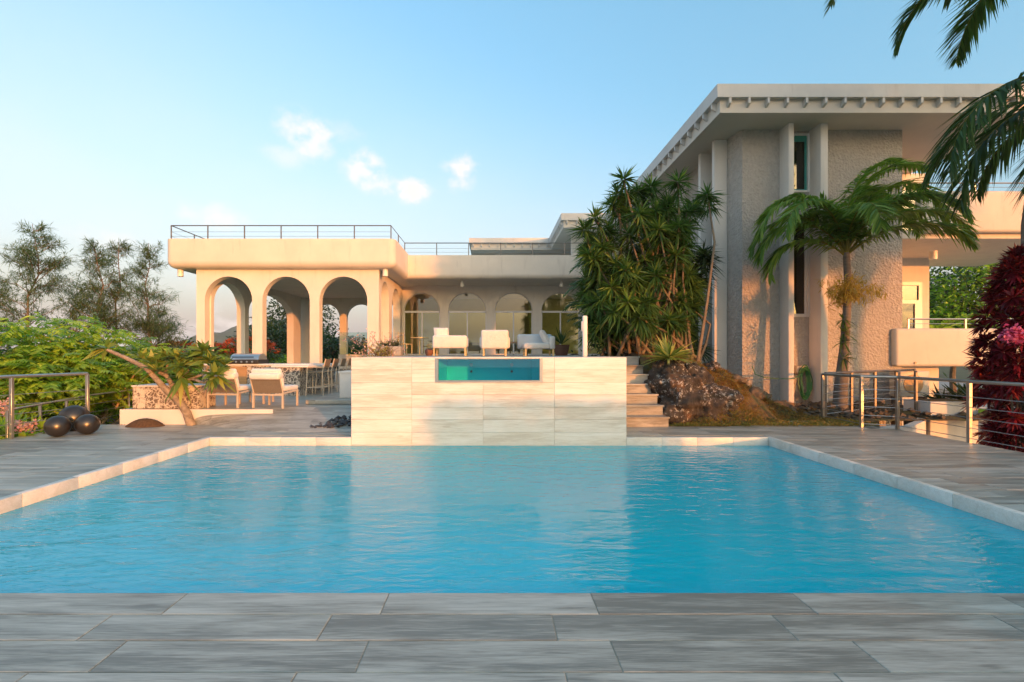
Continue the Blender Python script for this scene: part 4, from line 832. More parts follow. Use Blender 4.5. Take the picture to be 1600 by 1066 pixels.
# casuarinas
def casuarina(px, base_y, top_y, D, w_, lab, lean=0.0, nb=46, dens=70):
    p = at(px, base_y, D); top = at(px, top_y, D); base = Vector((p.x, D, ZG)); h = top.z - ZG
    t = thing('casuarina_tree', lab, 'tree', base, 'wispy casuarinas on the left'); m = MB(); lv = Leaves(); wid = .84 * w_ / F * D
    tp = Vector((p.x + lean * h, D, ZG + h)); trunk = wob(base, tp, 7, h * .02); m.tube(trunk, [h * .009 * (1 - .92 * i / 7) + .006 for i in range(8)], 6)
    for b in range(nb):
        f = rng.uniform(.28, .985); i = int(f * 7); s_ = trunk[i].lerp(trunk[min(i + 1, 7)], f * 7 - i); az = rng.random() * 6.283; ln = wid * (1.08 - f) ** .75 * rng.uniform(.5, 1.15) + .15
        e = Vector((math.cos(az) * ln, math.sin(az) * ln, ln * rng.uniform(.35, .95))); q = wob(s_, s_ + e, 4, ln * .05); m.tube(q, [.030 * (1 - f) + .012, .02, .015, .01, .006], 4)
        nn = int(.52 * dens * (.35 + ln / wid)); tt = rng.uniform(.25, 1.05, nn); Q = np.array([s_ + e * x for x in tt]) + rng.normal(0, .11 * ln / wid + .09, (nn, 3))
        Dd = np.array(e.normalized()) * .8 + rng.normal(0, .55, (nn, 3)) + np.array([0, 0, .1])
        for k in range(3): lv.add(Q + rng.normal(0, .03, (nn, 3)), Dd + rng.normal(0, .35, (nn, 3)), rng.uniform(.3, .65, nn), .028, .35, .45 + rng.normal(0, .25, nn))
    m.build('trunk', 'bark', t); lv.build('crown', 'leaf_pine', t)
casuarina(45, 560, 350, 26, 95, 'broad wispy casuarina at the far left', .02, 60, 95); casuarina(-25, 560, 400, 27, 80, 'wispy casuarina cut by the left edge', 0, 40, 80)
casuarina(150, 560, 385, 28, 62, 'slender casuarina with a rounded top', -.01, 54, 80); casuarina(186, 560, 378, 30, 52, 'casuarina with a pointed top in the middle of the group', 0, 52, 70); casuarina(226, 560, 380, 29, 50, 'rightmost pointed casuarina leaning right beside the pavilion', .025, 54, 70)
casuarina(120, 560, 440, 32, 60, 'short casuarina between the two taller groups', 0, 36, 70); casuarina(248, 560, 462, 31, 48, 'short casuarina right next to the pavilion roof edge', 0, 36, 70)
# trees around and behind the pavilion
tg = 'dark trees behind the pavilion'
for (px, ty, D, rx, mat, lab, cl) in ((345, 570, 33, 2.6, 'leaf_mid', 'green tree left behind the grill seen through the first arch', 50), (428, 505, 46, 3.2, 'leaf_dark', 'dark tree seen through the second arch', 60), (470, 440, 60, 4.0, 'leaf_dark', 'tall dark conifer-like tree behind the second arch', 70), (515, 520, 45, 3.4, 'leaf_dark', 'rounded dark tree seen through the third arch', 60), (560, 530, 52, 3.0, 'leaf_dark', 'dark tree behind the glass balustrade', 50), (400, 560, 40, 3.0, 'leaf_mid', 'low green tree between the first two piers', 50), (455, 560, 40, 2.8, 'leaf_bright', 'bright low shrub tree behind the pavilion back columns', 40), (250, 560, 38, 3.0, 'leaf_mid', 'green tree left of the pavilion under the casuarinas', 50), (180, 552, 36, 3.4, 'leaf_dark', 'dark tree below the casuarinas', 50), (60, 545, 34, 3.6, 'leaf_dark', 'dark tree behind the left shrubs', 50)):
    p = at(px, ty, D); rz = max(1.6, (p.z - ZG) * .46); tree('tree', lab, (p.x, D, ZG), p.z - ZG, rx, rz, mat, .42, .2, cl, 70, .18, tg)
for (px, ty, D, lab) in ((282, 538, 34, 'flame tree with orange red blossom left of the first pier'), (388, 530, 37, 'flame tree with orange red blossom inside the first arch'), (330, 540, 36, 'flame tree with red blossom behind the frangipani')):
    p = at(px, ty, D); t = tree('flame_tree', lab, (p.x, D, ZG), p.z - ZG, 2.2, 1.4, 'leaf_mid', .3, .14, 40, 60, .15, 'flame trees'); lv = Leaves(); n = 1500; u = sph(n); u[:, 2] = np.abs(u[:, 2]); cc = np.array((p.x, D, p.z - 1.1)); g_ = np.array([mn.noise(Vector(q) * 2.2 + Vector((px, 0, 0))) for q in u]); u = u[g_ > -.05]; lv.add(cc + u * np.array([2.2, 2.2, 1.2]) * rng.uniform(.85, 1.05, (len(u), 1)), u + rng.normal(0, .4, (len(u), 3)), .26, .16, .2); lv.build('blossom', 'leaf_red', t)

# ------------------------------------------------------------------ lounge, kitchen and bar
def lounger():
    t = thing('lounge_chair', 'x', 'chair'); w2 = .34
    for sx in (-1, 1):
        for yy in (0.02, .62): MB().box(sx * w2 - .018, sx * w2 + .018, yy - .018, yy + .018, 0, .33 if yy < .3 else .36).build('leg', 'beige_metal', t, False)
        MB().tube([(sx * w2, .02, .31), (sx * w2, .64, .345)], .02, 6).build('side_rail', 'beige_metal', t, False)
    MB().box(-w2 + .02, w2 - .02, .005, .035, .27, .305).build('cross_bar', 'beige_metal', t, False)
    fr = MB(); fr.tube([(-w2, .04, .30), (-w2, -.09, .64), (w2, -.09, .64), (w2, .04, .30)], .017, 6); fr.build('back_frame', 'beige_metal', t, False)
    s = MB(); s.add([(-w2 + .01, .035, .32), (w2 - .01, .035, .32), (w2 - .01, -.078, .62), (-w2 + .01, -.078, .62), (-w2 + .01, .04, .32), (w2 - .01, .04, .32), (w2 - .01, -.073, .62), (-w2 + .01, -.073, .62)], [(0, 1, 2, 3), (7, 6, 5, 4)]); s.build('back_sling', 'sling', t, False)
    c = MB(); c.rbox(-w2 + .02, w2 - .02, .08, .72, .35, .46, .04, 3); c.build('seat_cushion', 'cushion', t, False)
    b = MB(); bm = MB().rbox(-w2, w2, -.055, .055, 0, .46, .045, 3); rot = Matrix.Rotation(R(18), 4, 'X'); b.add([rot @ Vector(p) + Vector((0, .09, .40)) for p in bm.v], bm.f, True); b.build('back_cushion', 'cushion', t, False)
    fl = MB().rbox(-w2 - .01, w2 + .01, -.16, .06, .60, .74, .05, 3); q = MB(); rot = Matrix.Rotation(R(8), 4, 'X'); q.add([rot @ (Vector(p) - Vector((0, -.05, .7))) + Vector((0, -.05, .72)) for p in fl.v], fl.f, True); q.build('head_roll', 'cushion', t, False)
    return t
lc = lounger(); lc.scale = (.94, .94, .97); lc.location = (-4.58, 9.42, PZ); lc.rotation_euler.z = R(-6); setp(lc, 'white cushioned lounge chair with brown sling back, right of the two', 'chair', 'lounge chairs')
l2 = copy_tree(lc); l2.location = (-5.55, 9.5, PZ); l2.rotation_euler.z = R(-4); setp(l2, 'white cushioned lounge chair half hidden by the frangipani leaves', 'chair', 'lounge chairs')
st_ = thing('side_table', 'small beige side table between the two lounge chairs', 'table', (-5.35, 10.5, PZ)); bx('table_top', 'beige_metal', st_, -5.65, -5.05, 10.25, 10.75, PZ + .33, PZ + .36)
for sx, sy in ((-.27, -.22), (.27, -.22), (-.27, .22), (.27, .22)): bx('leg', 'beige_metal', st_, -5.35 + sx - .02, -5.35 + sx + .02, 10.5 + sy - .02, 10.5 + sy + .02, PZ, PZ + .33)
ln_ = thing('lantern', 'small white lantern on the side table', 'lantern', (-5.35, 10.5, PZ + .36)); rbx('body', 'white_wall', ln_, -5.47, -5.23, 10.4, 10.6, PZ + .36, PZ + .58, r=.02); rbx('cap', 'white_wall', ln_, -5.43, -5.27, 10.43, 10.57, PZ + .579, PZ + .68, r=.03)
# outdoor kitchen
kt = thing('outdoor_kitchen', 'outdoor kitchen counter with pebble mosaic front below the first arches', 'counter', (-6.6, 13.0, PZ)); ky = 12.9; ct = PZ + .78
bx('counter_body', 'mosaic', kt, -8.1, -5.12, ky, ky + .7, PZ, ct); rbx('counter_top', 'white_wall', kt, -8.15, -5.08, ky - .05, ky + .75, ct, ct + .05, r=.012)
bx('cabinet_door', 'wood_warm', kt, -7.55, -6.85, ky - .02, ky - .001, PZ + .1, ct - .03); bx('fridge_door', 'steel', kt, -6.35, -5.75, ky - .025, ky - .001, PZ + .08, ct - .05); bx('handle', 'steel', kt, -6.3, -5.8, ky - .06, ky - .026, ct - .14, ct - .12)
gr = thing('grill', 'steel barbecue grill with rounded hood on the counter', 'grill', (-7.0, 13.1, ct)); hd = MB(); n = 10; prof = [(ky + .05 + .45 * (1 - math.cos(math.pi * i / n)) / 2 * 1.1, ct + .16 + .18 * math.sin(math.pi * i / n)) for i in range(n + 1)]
vs = [(-7.35, y, z) for y, z in prof] + [(-6.55, y, z) for y, z in prof]; hd.add(vs, [(i, i + 1, n + 2 + i, n + 1 + i) for i in range(n)], True); hd.add(vs, [tuple(range(n + 1)), tuple(range(2 * n + 1, n, -1))]); hd.build('hood', 'steel', gr); rbx('firebox', 'black_iron', gr, -7.4, -6.5, ky - .08, ky + .55, ct + .051, ct + .17, r=.01); MB().tube([(-7.25, ky - .02, ct + .24), (-6.65, ky - .02, ct + .24)], .014, 6).build('handle', 'black_iron', gr)
for i in range(5): MB().tube([(-7.25 + .15 * i, ky - .105, ct + .11), (-7.25 + .15 * i, ky - .08, ct + .11)], .025, 10).build('knob', 'steel', gr)
br = thing('bar_counter', 'mosaic bar counter with pale top beside the row of stools', 'counter', (-5.4, 13.6, PZ)); bx('counter_body', 'mosaic', br, -5.75, -5.1, 12.25, 15.0, PZ, PZ + .75) ; rbx('counter_top', 'white_wall', br, -5.85, -4.85, 12.2, 15.05, PZ + .75, PZ + .80, r=.012)
def stool():
    t = thing('bar_stool', 'x', 'stool'); s = .2
    for sx in (-1, 1):
        for sy in (-1, 1): MB().tube([(sx * s * 1.15, sy * s * 1.1, 0), (sx * s, sy * s, .62 if sx < 0 else .66)], .014, 6).build('leg', 'beige_metal', t, False)
    MB().tube([(s, -s, .64), (s + .09, -s, .98)], .014, 6).build('back_post', 'beige_metal', t, False); MB().tube([(s, s, .64), (s + .09, s, .98)], .014, 6).build('back_post', 'beige_metal', t, False)
    MB().rbox(-s, s, -s, s, .61, .64, .01, 1).build('seat', 'sling', t, False); MB().tube([(-s, -s * 1.05, .76), (s + .03, -s * 1.05, .76)], .012, 5).build('arm', 'beige_metal', t, False); MB().tube([(-s, -s * 1.05, .62), (-s, -s * 1.05, .76)], .012, 5).build('arm_post', 'beige_metal', t, False)
    b = MB(); b.add([(s + .03, -s + .01, .74), (s + .03, s - .01, .74), (s + .088, s - .01, .97), (s + .088, -s + .01, .97), (s + .045, -s + .01, .74), (s + .045, s - .01, .74), (s + .103, s - .01, .97), (s + .103, -s + .01, .97)], [(0, 1, 2, 3), (7, 6, 5, 4), (3, 2, 6, 7), (0, 3, 7, 4), (1, 5, 6, 2)]); b.build('backrest', 'sling', t, False)
    f = MB(); f.tube([(-s * 1.1, -s * 1.08, .22), (s * 1.1, -s * 1.08, .22), (s * 1.1, s * 1.08, .22), (-s * 1.1, s * 1.08, .22), (-s * 1.1, -s * 1.08, .22)], .01, 5); f.build('foot_ring', 'beige_metal', t, False); return t
s0 = stool(); labs = ['nearest bar stool of the row at the mosaic bar', 'second bar stool from the front at the mosaic bar', 'third bar stool from the front at the mosaic bar', 'farthest bar stool next to the white box']
for i in range(4):
    o = s0 if i == 0 else copy_tree(s0); o.location = (-4.66, 12.35 + .66 * i, PZ); setp(o, labs[i], 'stool', 'bar stools')
wb = thing('white_box', 'white panelled storage box left of the spa wall', 'box', (-3.1, 10.9, PZ + .1)); rbx('body', 'white_wall', wb, -3.5, -2.5, 10.6, 11.2, PZ + .10, .98, r=.015); bx('lid', 'white_metal', wb, -3.52, -2.48, 10.58, 11.22, .98, 1.01)
# ------------------------------------------------------------------ terrace furniture
def legs(t, xs, ys, z0, z1, mat='sunlit_metal', w2=.022):
    for x in xs:
        for y in ys: bx('leg', mat, t, x - w2, x + w2, y - w2, y + w2, z0, z1)
SD = 13.5; Tz = 1.352
def cush(name, t, *a, r=.06, mat='cushion'): return rbx(name, mat, t, *a, r=r, seg=4)
def pillow(t, c, s, rz, rx, mat='cushion'):
    m = MB(); n = 10; vs = []
    for i in range(n + 1):
        for j in range(n + 1):
            u, v = i / n * 2 - 1, j / n * 2 - 1; th_ = .09 * (max(0, (1 - u ** 4) * (1 - v ** 4))) ** .5; vs.append((u, v, th_))
    k_ = len(vs); vs = vs + [(u, v, -q) for u, v, q in vs]; rt_ = Matrix.Rotation(rz, 4, 'Z') @ Matrix.Rotation(rx, 4, 'X')
    fs = [(i * (n + 1) + j, (i + 1) * (n + 1) + j, (i + 1) * (n + 1) + j + 1, i * (n + 1) + j + 1) for i in range(n) for j in range(n)]; fs += [tuple(k_ + q for q in reversed(f)) for f in fs[:]]
    m.add([Vector(c) + rt_ @ Vector((a * s, b * s, q)) for a, b, q in vs], fs, True); m.build('pillow', mat, t)
t = thing('sofa', 'white sofa seen from behind with a pillow, left of the three', 'sofa', (-1.2, SD, Tz)); x0, x1 = -1.73, -.72
cush('back', t, x0, x1, SD - .08, SD + .12, Tz + .22, Tz + .60); cush('seat', t, x0 + .02, x1 - .02, SD + .12, SD + .75, Tz + .24, Tz + .42); cush('arm', t, x1 - .16, x1 + .02, SD + .1, SD + .75, Tz + .25, Tz + .56, mat='cushion_grey'); pillow(t, (x0 + .25, SD + .12, Tz + .63), .22, .3, 1.2); legs(t, (x0 + .05, x1 - .05), (SD - .03, SD + .68), Tz, Tz + .23)
t = thing('armchair', 'white armchair seen from behind in the middle of the terrace', 'armchair', (.09, SD, Tz)); x0, x1 = -.31, .50
cush('back', t, x0, x1, SD - .1, SD + .1, Tz + .2, Tz + .76, r=.07); cush('seat', t, x0 + .03, x1 - .03, SD + .1, SD + .75, Tz + .22, Tz + .42); cush('arm', t, x0 - .04, x0 + .08, SD - .02, SD + .7, Tz + .22, Tz + .56); cush('arm', t, x1 - .08, x1 + .04, SD - .02, SD + .7, Tz + .22, Tz + .56); legs(t, (x0 + .08, x1 - .08), (SD - .05, SD + .66), Tz, Tz + .215)
t = thing('sofa', 'white chaise sofa with its back to the right and an upright pillow', 'sofa', (1.3, SD, Tz)); x0, x1 = .80, 1.86
cush('seat', t, x0 + .14, x1 - .15, SD - .1, SD + .62, Tz + .20, Tz + .38); cush('back', t, x0, x1, SD + .62, SD + .82, Tz + .2, Tz + .66, mat='cushion_grey'); cush('arm', t, x1 - .17, x1, SD - .1, SD + .64, Tz + .19, Tz + .58); pillow(t, (x1 - .28, SD + .2, Tz + .54), .25, 1.57, 1.1); legs(t, (x0 + .2, x1 - .06), (SD - .05, SD + .75), Tz, Tz + .2)
t = thing('coffee_table', 'low wooden coffee table between armchair and chaise sofa', 'table', (.62, 15.2, Tz)); bx('table_top', 'wood_warm', t, .4, 1.2, 14.9, 15.5, Tz + .40, Tz + .45); legs(t, (.45, 1.15), (14.95, 15.45), Tz, Tz + .40, 'wood_warm')
t = thing('bistro_table', 'small round metal table before the first glazed arch', 'table', (-3.0, 19.2, Tz)); MB().lathe((-3.0, 19.2, Tz + .70), [(.38, 0), (.38, .03)], 20).build('table_top', 'sunlit_metal', t); MB().tube([(-3.0, 19.2, Tz), (-3.0, 19.2, Tz + .7)], .03, 8).build('stem', 'sunlit_metal', t); MB().lathe((-3.0, 19.2, Tz), [(.22, 0), (.22, .02)], 16).build('base', 'sunlit_metal', t)
def mchair(x, y, rz, lab):
    t = thing('metal_chair', lab, 'chair', (0, 0, 0), 'metal terrace chairs'); s = .2
    for sx in (-1, 1):
        for sy in (-1, 1): MB().tube([(sx * s, sy * s, 0), (sx * s, sy * s, .45 if sy < 0 else .95)], .018, 6).build('leg', 'sunlit_metal', t, False)
    MB().rbox(-s, s, -s, s, .43, .47, .01, 1).build('seat', 'sunlit_metal', t, False)
    for z in (.62, .75, .9): MB().tube([(-s, s, z), (s, s, z)], .014, 6).build('slat', 'sunlit_metal', t, False)
    t.location = (x, y, Tz); t.rotation_euler.z = rz
mchair(-3.55, 18.9, 1.2, 'left metal chair at the small round table'); mchair(-2.4, 19.0, -1.3, 'right metal chair at the small round table')
t = thing('shower_post', 'slender white post with a fitting at the spa edge', 'post', (2.02, 9.98, Tz)); rbx('post', 'white_metal', t, 1.97, 2.07, 9.93, 10.03, Tz, 2.24, r=.02); rbx('fitting', 'white_metal', t, 1.945, 1.969, 9.95, 10.01, 1.9, 2.12, r=.01); 
t = thing('stone_trough', 'grey stone trough with small plants before the side arches', 'planter', (-3.4, 14.9, Tz)); rbx('trough', 'concrete', t, -3.7, -2.9, 14.7, 15.2, Tz, Tz + .30, r=.03); lv = Leaves()
for i in range(14): rosette(lv, (rng.uniform(-3.6, -3.0), rng.uniform(14.8, 15.1), Tz + .28), 10, .3, .03, (0, 0, 1), .9, .3)
lv.build('foliage', 'leaf_dark', t)
t = thing('bougainvillea', 'thin bougainvillea with pale pink bracts behind the left spa corner', 'plant', (-2.75, 11.2, 1.0)); m = MB(); lv = Leaves(); lp = Leaves()
rbx('pot', 'white_wall', t, -3.25, -2.36, 11.25, 11.7, PZ, 1.33, r=.02)
for i in range(44):
    e = Vector((-2.8 + rng.normal(0, .36), 11.45 + rng.normal(0, .2), 1.42 + rng.random() * .55)); q = wob((-2.8 + rng.normal(0, .1), 11.45, 1.28), e, 3, .04); m.tube(q, [.01, .007, .005, .003], 4)
    P = np.array([q[k] for k in (1, 2, 3)]); P = np.repeat(P, 8, 0) + rng.normal(0, .05, (24, 3)); lv.add(P[:10], sph(10), .07, .035, .3); 
    if i % 2: lp.add(P[10:], sph(14), .05, .04, .2)
m.build('stem', 'bark', t); lv.build('foliage', 'leaf_gold', t); lp.build('bract', 'leaf_pink', t)['kind'] = 'stuff'
t = thing('potted_plant', 'potted strappy plant right of the chaise sofa', 'plant', (2.45, 15.5, Tz)); MB().lathe((2.35, 15.5, Tz), [(.2, 0), (.28, .35), (.3, .36)], 18).build('pot', 'terracotta', t); lv = Leaves(); rosette(lv, (2.35, 15.5, Tz + .36), 40, .75, .04, (0, 0, 1), .7, .3); lv.build('foliage', 'leaf_mid', t)
t = thing('clay_pot', 'small round clay pot left of the first sofa', 'pot', (-1.9, 14, Tz)); MB().lathe((-1.9, 14, Tz), [(.08, 0), (.13, .08), (.13, .16), (.09, .22)], 16).build('body', 'terracotta', t)
# ------------------------------------------------------------------ dracaena clump, areca, agave
dr = thing('dracaena_clump', 'tall many stemmed dracaena clump between the spa and the tower', 'tree', (4.3, 12.0, 1.35)); m = MB(); lv = Leaves()
heads = []
tops = [(975, 285, 12), (1005, 300, 12.4), (1030, 290, 12), (1068, 285, 11.8), (1115, 312, 11.6), (1055, 330, 11.6), (1010, 340, 11.6), (965, 330, 12), (940, 345, 12.2), (990, 370, 11.4), (1040, 365, 11.4), (1080, 350, 11.9), (925, 365, 12.2), (950, 390, 11.7), (1015, 400, 11.2), (1062, 400, 11.3), (1095, 385, 11.8), (925, 400, 12), (975, 420, 11.3), (1035, 430, 11.2), (1080, 430, 11.5), (1100, 440, 11.7), (940, 430, 11.7), (1000, 445, 11.2), (955, 455, 11.4), (985, 470, 11), (1025, 470, 11), (1060, 465, 11.2), (970, 490, 11), (1085, 480, 11.6), (1100, 470, 11.8), (935, 470, 11.8), (1010, 500, 11), (1045, 330, 12.2), (915, 430, 12.2), (1085, 315, 12.2), (990, 320, 12.4), (1025, 350, 12), (905, 385, 12.6), (1105, 410, 12), (960, 365, 12.3), (945, 505, 11.6), (920, 460, 12.3), (1065, 365, 12.4), (995, 405, 12), (1045, 390, 12.2), (975, 450, 12.2), (1020, 440, 12.2), (1070, 500, 11.5), (1110, 530, 12)]
tops += [(px + rng.normal(-8, 13), py + rng.uniform(10, 60), D + rng.uniform(-.3, .5)) for (px, py, D) in tops[:44] if py < 480]
for (px, py, D) in tops:
    px = max(px - 7, 912 + rng.random() * 14); px = px if py < 330 else min(px, 1068 + rng.random() * 14)
    c = at(px + rng.normal(0, 4), py + rng.normal(0, 4), D + rng.normal(0, .25)); b = Vector((4.25 + rng.normal(0, .55) + (c.x - 4.2) * .28, 11.8 + rng.normal(0, .3), 1.2)); bend = Vector((rng.normal(0, .2), rng.normal(0, .15), 0))
    pts = [b, b.lerp(c, .35) + bend * .6, b.lerp(c, .7) + bend, c]; m.tube(pts, [.042, .034, .027, .018], 6)
    low = max(0, min(1, (py - 300) / 200)); ax = (c - pts[2]).normalized() * .5 + Vector((0, -.15, .7))
    hue = .38 + .35 * (rng.random() < .3) * low; rosette(lv, c, 90, .50, .042, ax, 1.75, .38, hue, .2)  # some lower heads yellower: sunlit highlights painted into the leaf colour
    for q in (.86, .72): rosette(lv, pts[2].lerp(c, q), 26, .46, .034, ax, 1.9, .65, .25, .15)
m.build('trunk', 'bark_mid', dr); lv.build('crown', 'leaf_draca', dr)
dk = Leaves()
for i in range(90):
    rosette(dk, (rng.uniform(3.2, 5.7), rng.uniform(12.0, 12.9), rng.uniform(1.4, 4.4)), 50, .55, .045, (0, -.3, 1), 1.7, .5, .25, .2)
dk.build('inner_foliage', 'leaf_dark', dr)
ar = thing('areca_palm', 'drooping areca palm fronds at the left of the dracaena', 'palm', (3.35, 12.9, 1.35)); m = MB(); lv = Leaves()
for i in range(17):
    az = rng.uniform(1.6, 5.6) if i > 4 else rng.uniform(2.6, 3.9); frond(lv, m, (3.35 + rng.normal(0, .12), 12.8, 1.5 + rng.random() * 1.5), az, rng.uniform(.75, 1.2), rng.uniform(1.1, 1.7), rng.uniform(1.2, 2.0), 34, .5, .035, .35, .5, .016)
for (px0, py0, el, az) in ((965, 420, .7, 3.1), (970, 400, .9, 3.3)): frond(lv, m, at(px0, py0 + 40, 12.3), az, el, 1.6, 1.7, 38, .45, .035, .55, .5, .016)
for i in range(6): m.tube(wob((3.35 + rng.normal(0, .15), 12.8, 1.2), (3.35 + rng.normal(0, .15), 12.8, 2.8), 3, .03), .035, 6)
m.build('stem', 'leaf_gold', ar); lv.build('frond', 'leaf_palm', ar)
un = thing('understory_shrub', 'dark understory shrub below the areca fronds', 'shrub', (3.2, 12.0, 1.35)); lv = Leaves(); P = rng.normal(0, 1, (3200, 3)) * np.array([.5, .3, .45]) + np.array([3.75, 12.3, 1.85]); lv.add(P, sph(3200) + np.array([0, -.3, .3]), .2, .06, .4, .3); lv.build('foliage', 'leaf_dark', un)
ag = thing('agave', 'variegated yellow green agave rosette on top of the boulder', 'plant', (3.85, 10.0, 1.2)); lv = Leaves(); c = at(1045, 560, 10.0); rosette(lv, c, 110, .72, .055, (0, -.1, 1), 1.35, .35, .55, .3); lv.build('foliage', 'leaf_agave', ag)
fs_ = thing('fern_tuft', 'small green tuft on the mound beside the fins', 'plant', (5.2, 11.4, .9)); lv = Leaves()
for i in range(16): rosette(lv, (rng.uniform(4.5, 5.9), rng.uniform(10.7, 11.8), 0), 1, .1, .02)
lv = Leaves()
for i in range(26):
    x, y = rng.uniform(4.4, 6.0), rng.uniform(10.6, 11.7); rosette(lv, (x, y, mound_z(x, y)), 14, .2, .04, (0, 0, 1), 1.2, .3, .4)
lv.build('foliage', 'leaf_mid', fs_)
# ------------------------------------------------------------------ hose
hs = thing('garden_hose', 'green garden hose coiled on a wall holder between the fins', 'hose', (8.5, 12.8, .3)); hc = at(1253, 578, 12.86); rbx('holder', 'beige_metal', hs, hc.x - .18, hc.x + .18, 12.80, 12.96, hc.z - .12, hc.z + .12, r=.05); m = MB()
for i in range(10):
    a_, b_ = .07 + .014 * i + rng.normal(0, .012), .40 + rng.normal(0, .05); cz = hc.z - .32 - rng.random() * .06; pts = [(hc.x + a_ * math.cos(q) + rng.normal(0, .006), 12.76 - .012 * (i % 6) + .02 * math.sin(3 * q), cz + b_ * math.sin(q)) for q in np.linspace(0, 6.283, 25)]; m.tube(pts, .013, 6)
pts = [at(1175, 572, 12.5), at(1180, 585, 12.45), at(1195, 590, 12.4), at(1215, 592, 12.35), at(1240, 592, 12.4), at(1252, 585, 12.6)]; m.tube(pts, .012, 6); m.build('coil', 'hose', hs)
# ------------------------------------------------------------------ palms on the right
pm = thing('young_palm', 'leaning young coconut palm with arching fronds before the tower', 'palm', (8.5, 11.3, 0)); m = MB(); lv = Leaves()
tr = [at(1312, 650, 11.3), at(1314, 600, 11.3), at(1319, 545, 11.3), at(1323, 490, 11.3), at(1325, 440, 11.3), at(1322, 395, 11.3)]; q = MB(); q.tube(tr, [.17, .135, .10, .085, .08, .07], 12); q.build('trunk', 'palm_trunk', pm)
top = at(1321, 400, 11.3)
for (az, el, ln, dp, hue, pw) in ((math.pi, 1.5, 3.5, 3.1, .5, 1.3), (3.5, 1.4, 3.3, 3.0, .45, 1.3), (2.7, 1.35, 3.0, 2.9, .35, 1.3), (4.2, 1.35, 2.7, 2.9, .5, 1.3), (5.2, 1.4, 3.0, 2.7, .5, 1.3), (0, 1.4, 3.8, 2.6, .55, 1.6),
        (.3, 1.2, 3.5, 2.5, .45, 1.6), (-.3, .95, 3.2, 2.2, .5, 1.6), (.6, 1.45, 3.6, 2.5, .45, 1.7), (-.1, 1.5, 3.7, 2.1, .6, 1.8), (1.5, 1.4, 3.0, 2.4, .35, 1.5), (-.9, 1.2, 3.0, 2.6, .5, 1.5), (2.9, 1.6, 3.1, 2.8, .45, 1.5), (-.5, .75, 2.7, 1.9, .4, 1.5), (3.25, 1.1, 2.9, 2.7, .4, 1.3), (.1, 1.6, 3.3, 1.7, .5, 1.8), (3.0, .8, 2.4, 2.5, .4, 1.3)):
    frond(lv, m, top, az + rng.normal(0, .08), el, ln, dp, 120, .66, .05, hue + .15, .65, .03, 0.0, pw)
m.build('rachis', 'leaf_gold', pm); lv.build('frond', 'leaf_palm_lightened', pm); fl = Leaves()
for i in range(70):
    c = np.array(at(1325, 455, 11.3)) + rng.normal(0, 1, 3) * np.array([.30, .22, .16]); fl.add(c + rng.normal(0, .05, (22, 3)), sph(22), .17, .022, .3, .8)
fl.build('flower_stalk', 'leaf_gold', pm); ep = Leaves()
for z_ in (520, 535, 500, 560): rosette(ep, at(1318, z_, 11.2), 26, .32, .03, (0, -1, .4), 1.4, .5, .6)
ep.build('epiphyte', 'leaf_mid', pm)
pa = thing('coconut_palm', 'tall coconut palm at the right edge with fronds hanging into the sky', 'palm', (8.95, 7.75, ZG)); q = MB(); q.tube([(9.2, 7.75, ZG - .2), (9.1, 7.75, 1.5), (9.08, 7.75, 3.6), (9.3, 7.75, 5.2), (9.68, 7.75, 7.0), (9.95, 7.75, 8.7)], [.2, .14, .12, .115, .11, .10], 14); q.build('trunk', 'palm_trunk', pa); m = MB(); lv = Leaves(); tp = (9.95, 7.75, 8.75)
for (az, el, ln, dp) in ((3.1, .30, 4.75, 1.45), (3.3, .35, 3.9, 2.15), (3.2, .1, 2.6, 1.7), (3.9, .6, 2.9, 2.2), (4.5, .3, 3.0, 2.0), (2.3, .4, 3.0, 1.9), (1.4, .5, 3.2, 1.9), (.4, .5, 3.2, 1.9), (-.6, .4, 3.2, 1.9), (5.2, .6, 3.0, 2), (0, 1, 3, 2.2)): frond(lv, m, tp, az, el, ln, dp, 96, .72, .048, .4, .55, .03)
m.build('rachis', 'leaf_gold', pa); lv.build('frond', 'leaf_palm', pa)
pc = thing('coconut_palm', 'lower coconut palm whose long frond droops beside the balcony', 'palm', (12.9, 7.3, ZG)); q = MB(); q.tube([(12.9, 7.3, ZG - .2), (12.6, 7.5, 2), (12.0, 7.7, 4.4), (11.05, 7.9, 5.85)], [.2, .15, .13, .12], 12); q.build('trunk', 'palm_trunk', pc); m = MB(); lv = Leaves(); tp = (11.05, 7.9, 5.9)
for (az, el, ln, dp, ll) in ((3.18, .42, 4.3, 1.95, .95), (3.05, .15, 3.8, 1.75, .85), (3.35, -.1, 3.2, 1.4, .8), (4.2, .4, 2.8, 2, .7), (2.4, .5, 3.2, 1.9, .8), (1.6, .5, 3.2, 2, .7), (.6, .5, 3, 2, .7), (-.4, .5, 3, 2, .7), (5.2, .4, 2.8, 2, .7)): frond(lv, m, tp, az, el, ln, dp, 110, ll, .045, .3, .8, .03)
m.build('rachis', 'leaf_gold', pc); lv.build('frond', 'leaf_palm', pc)
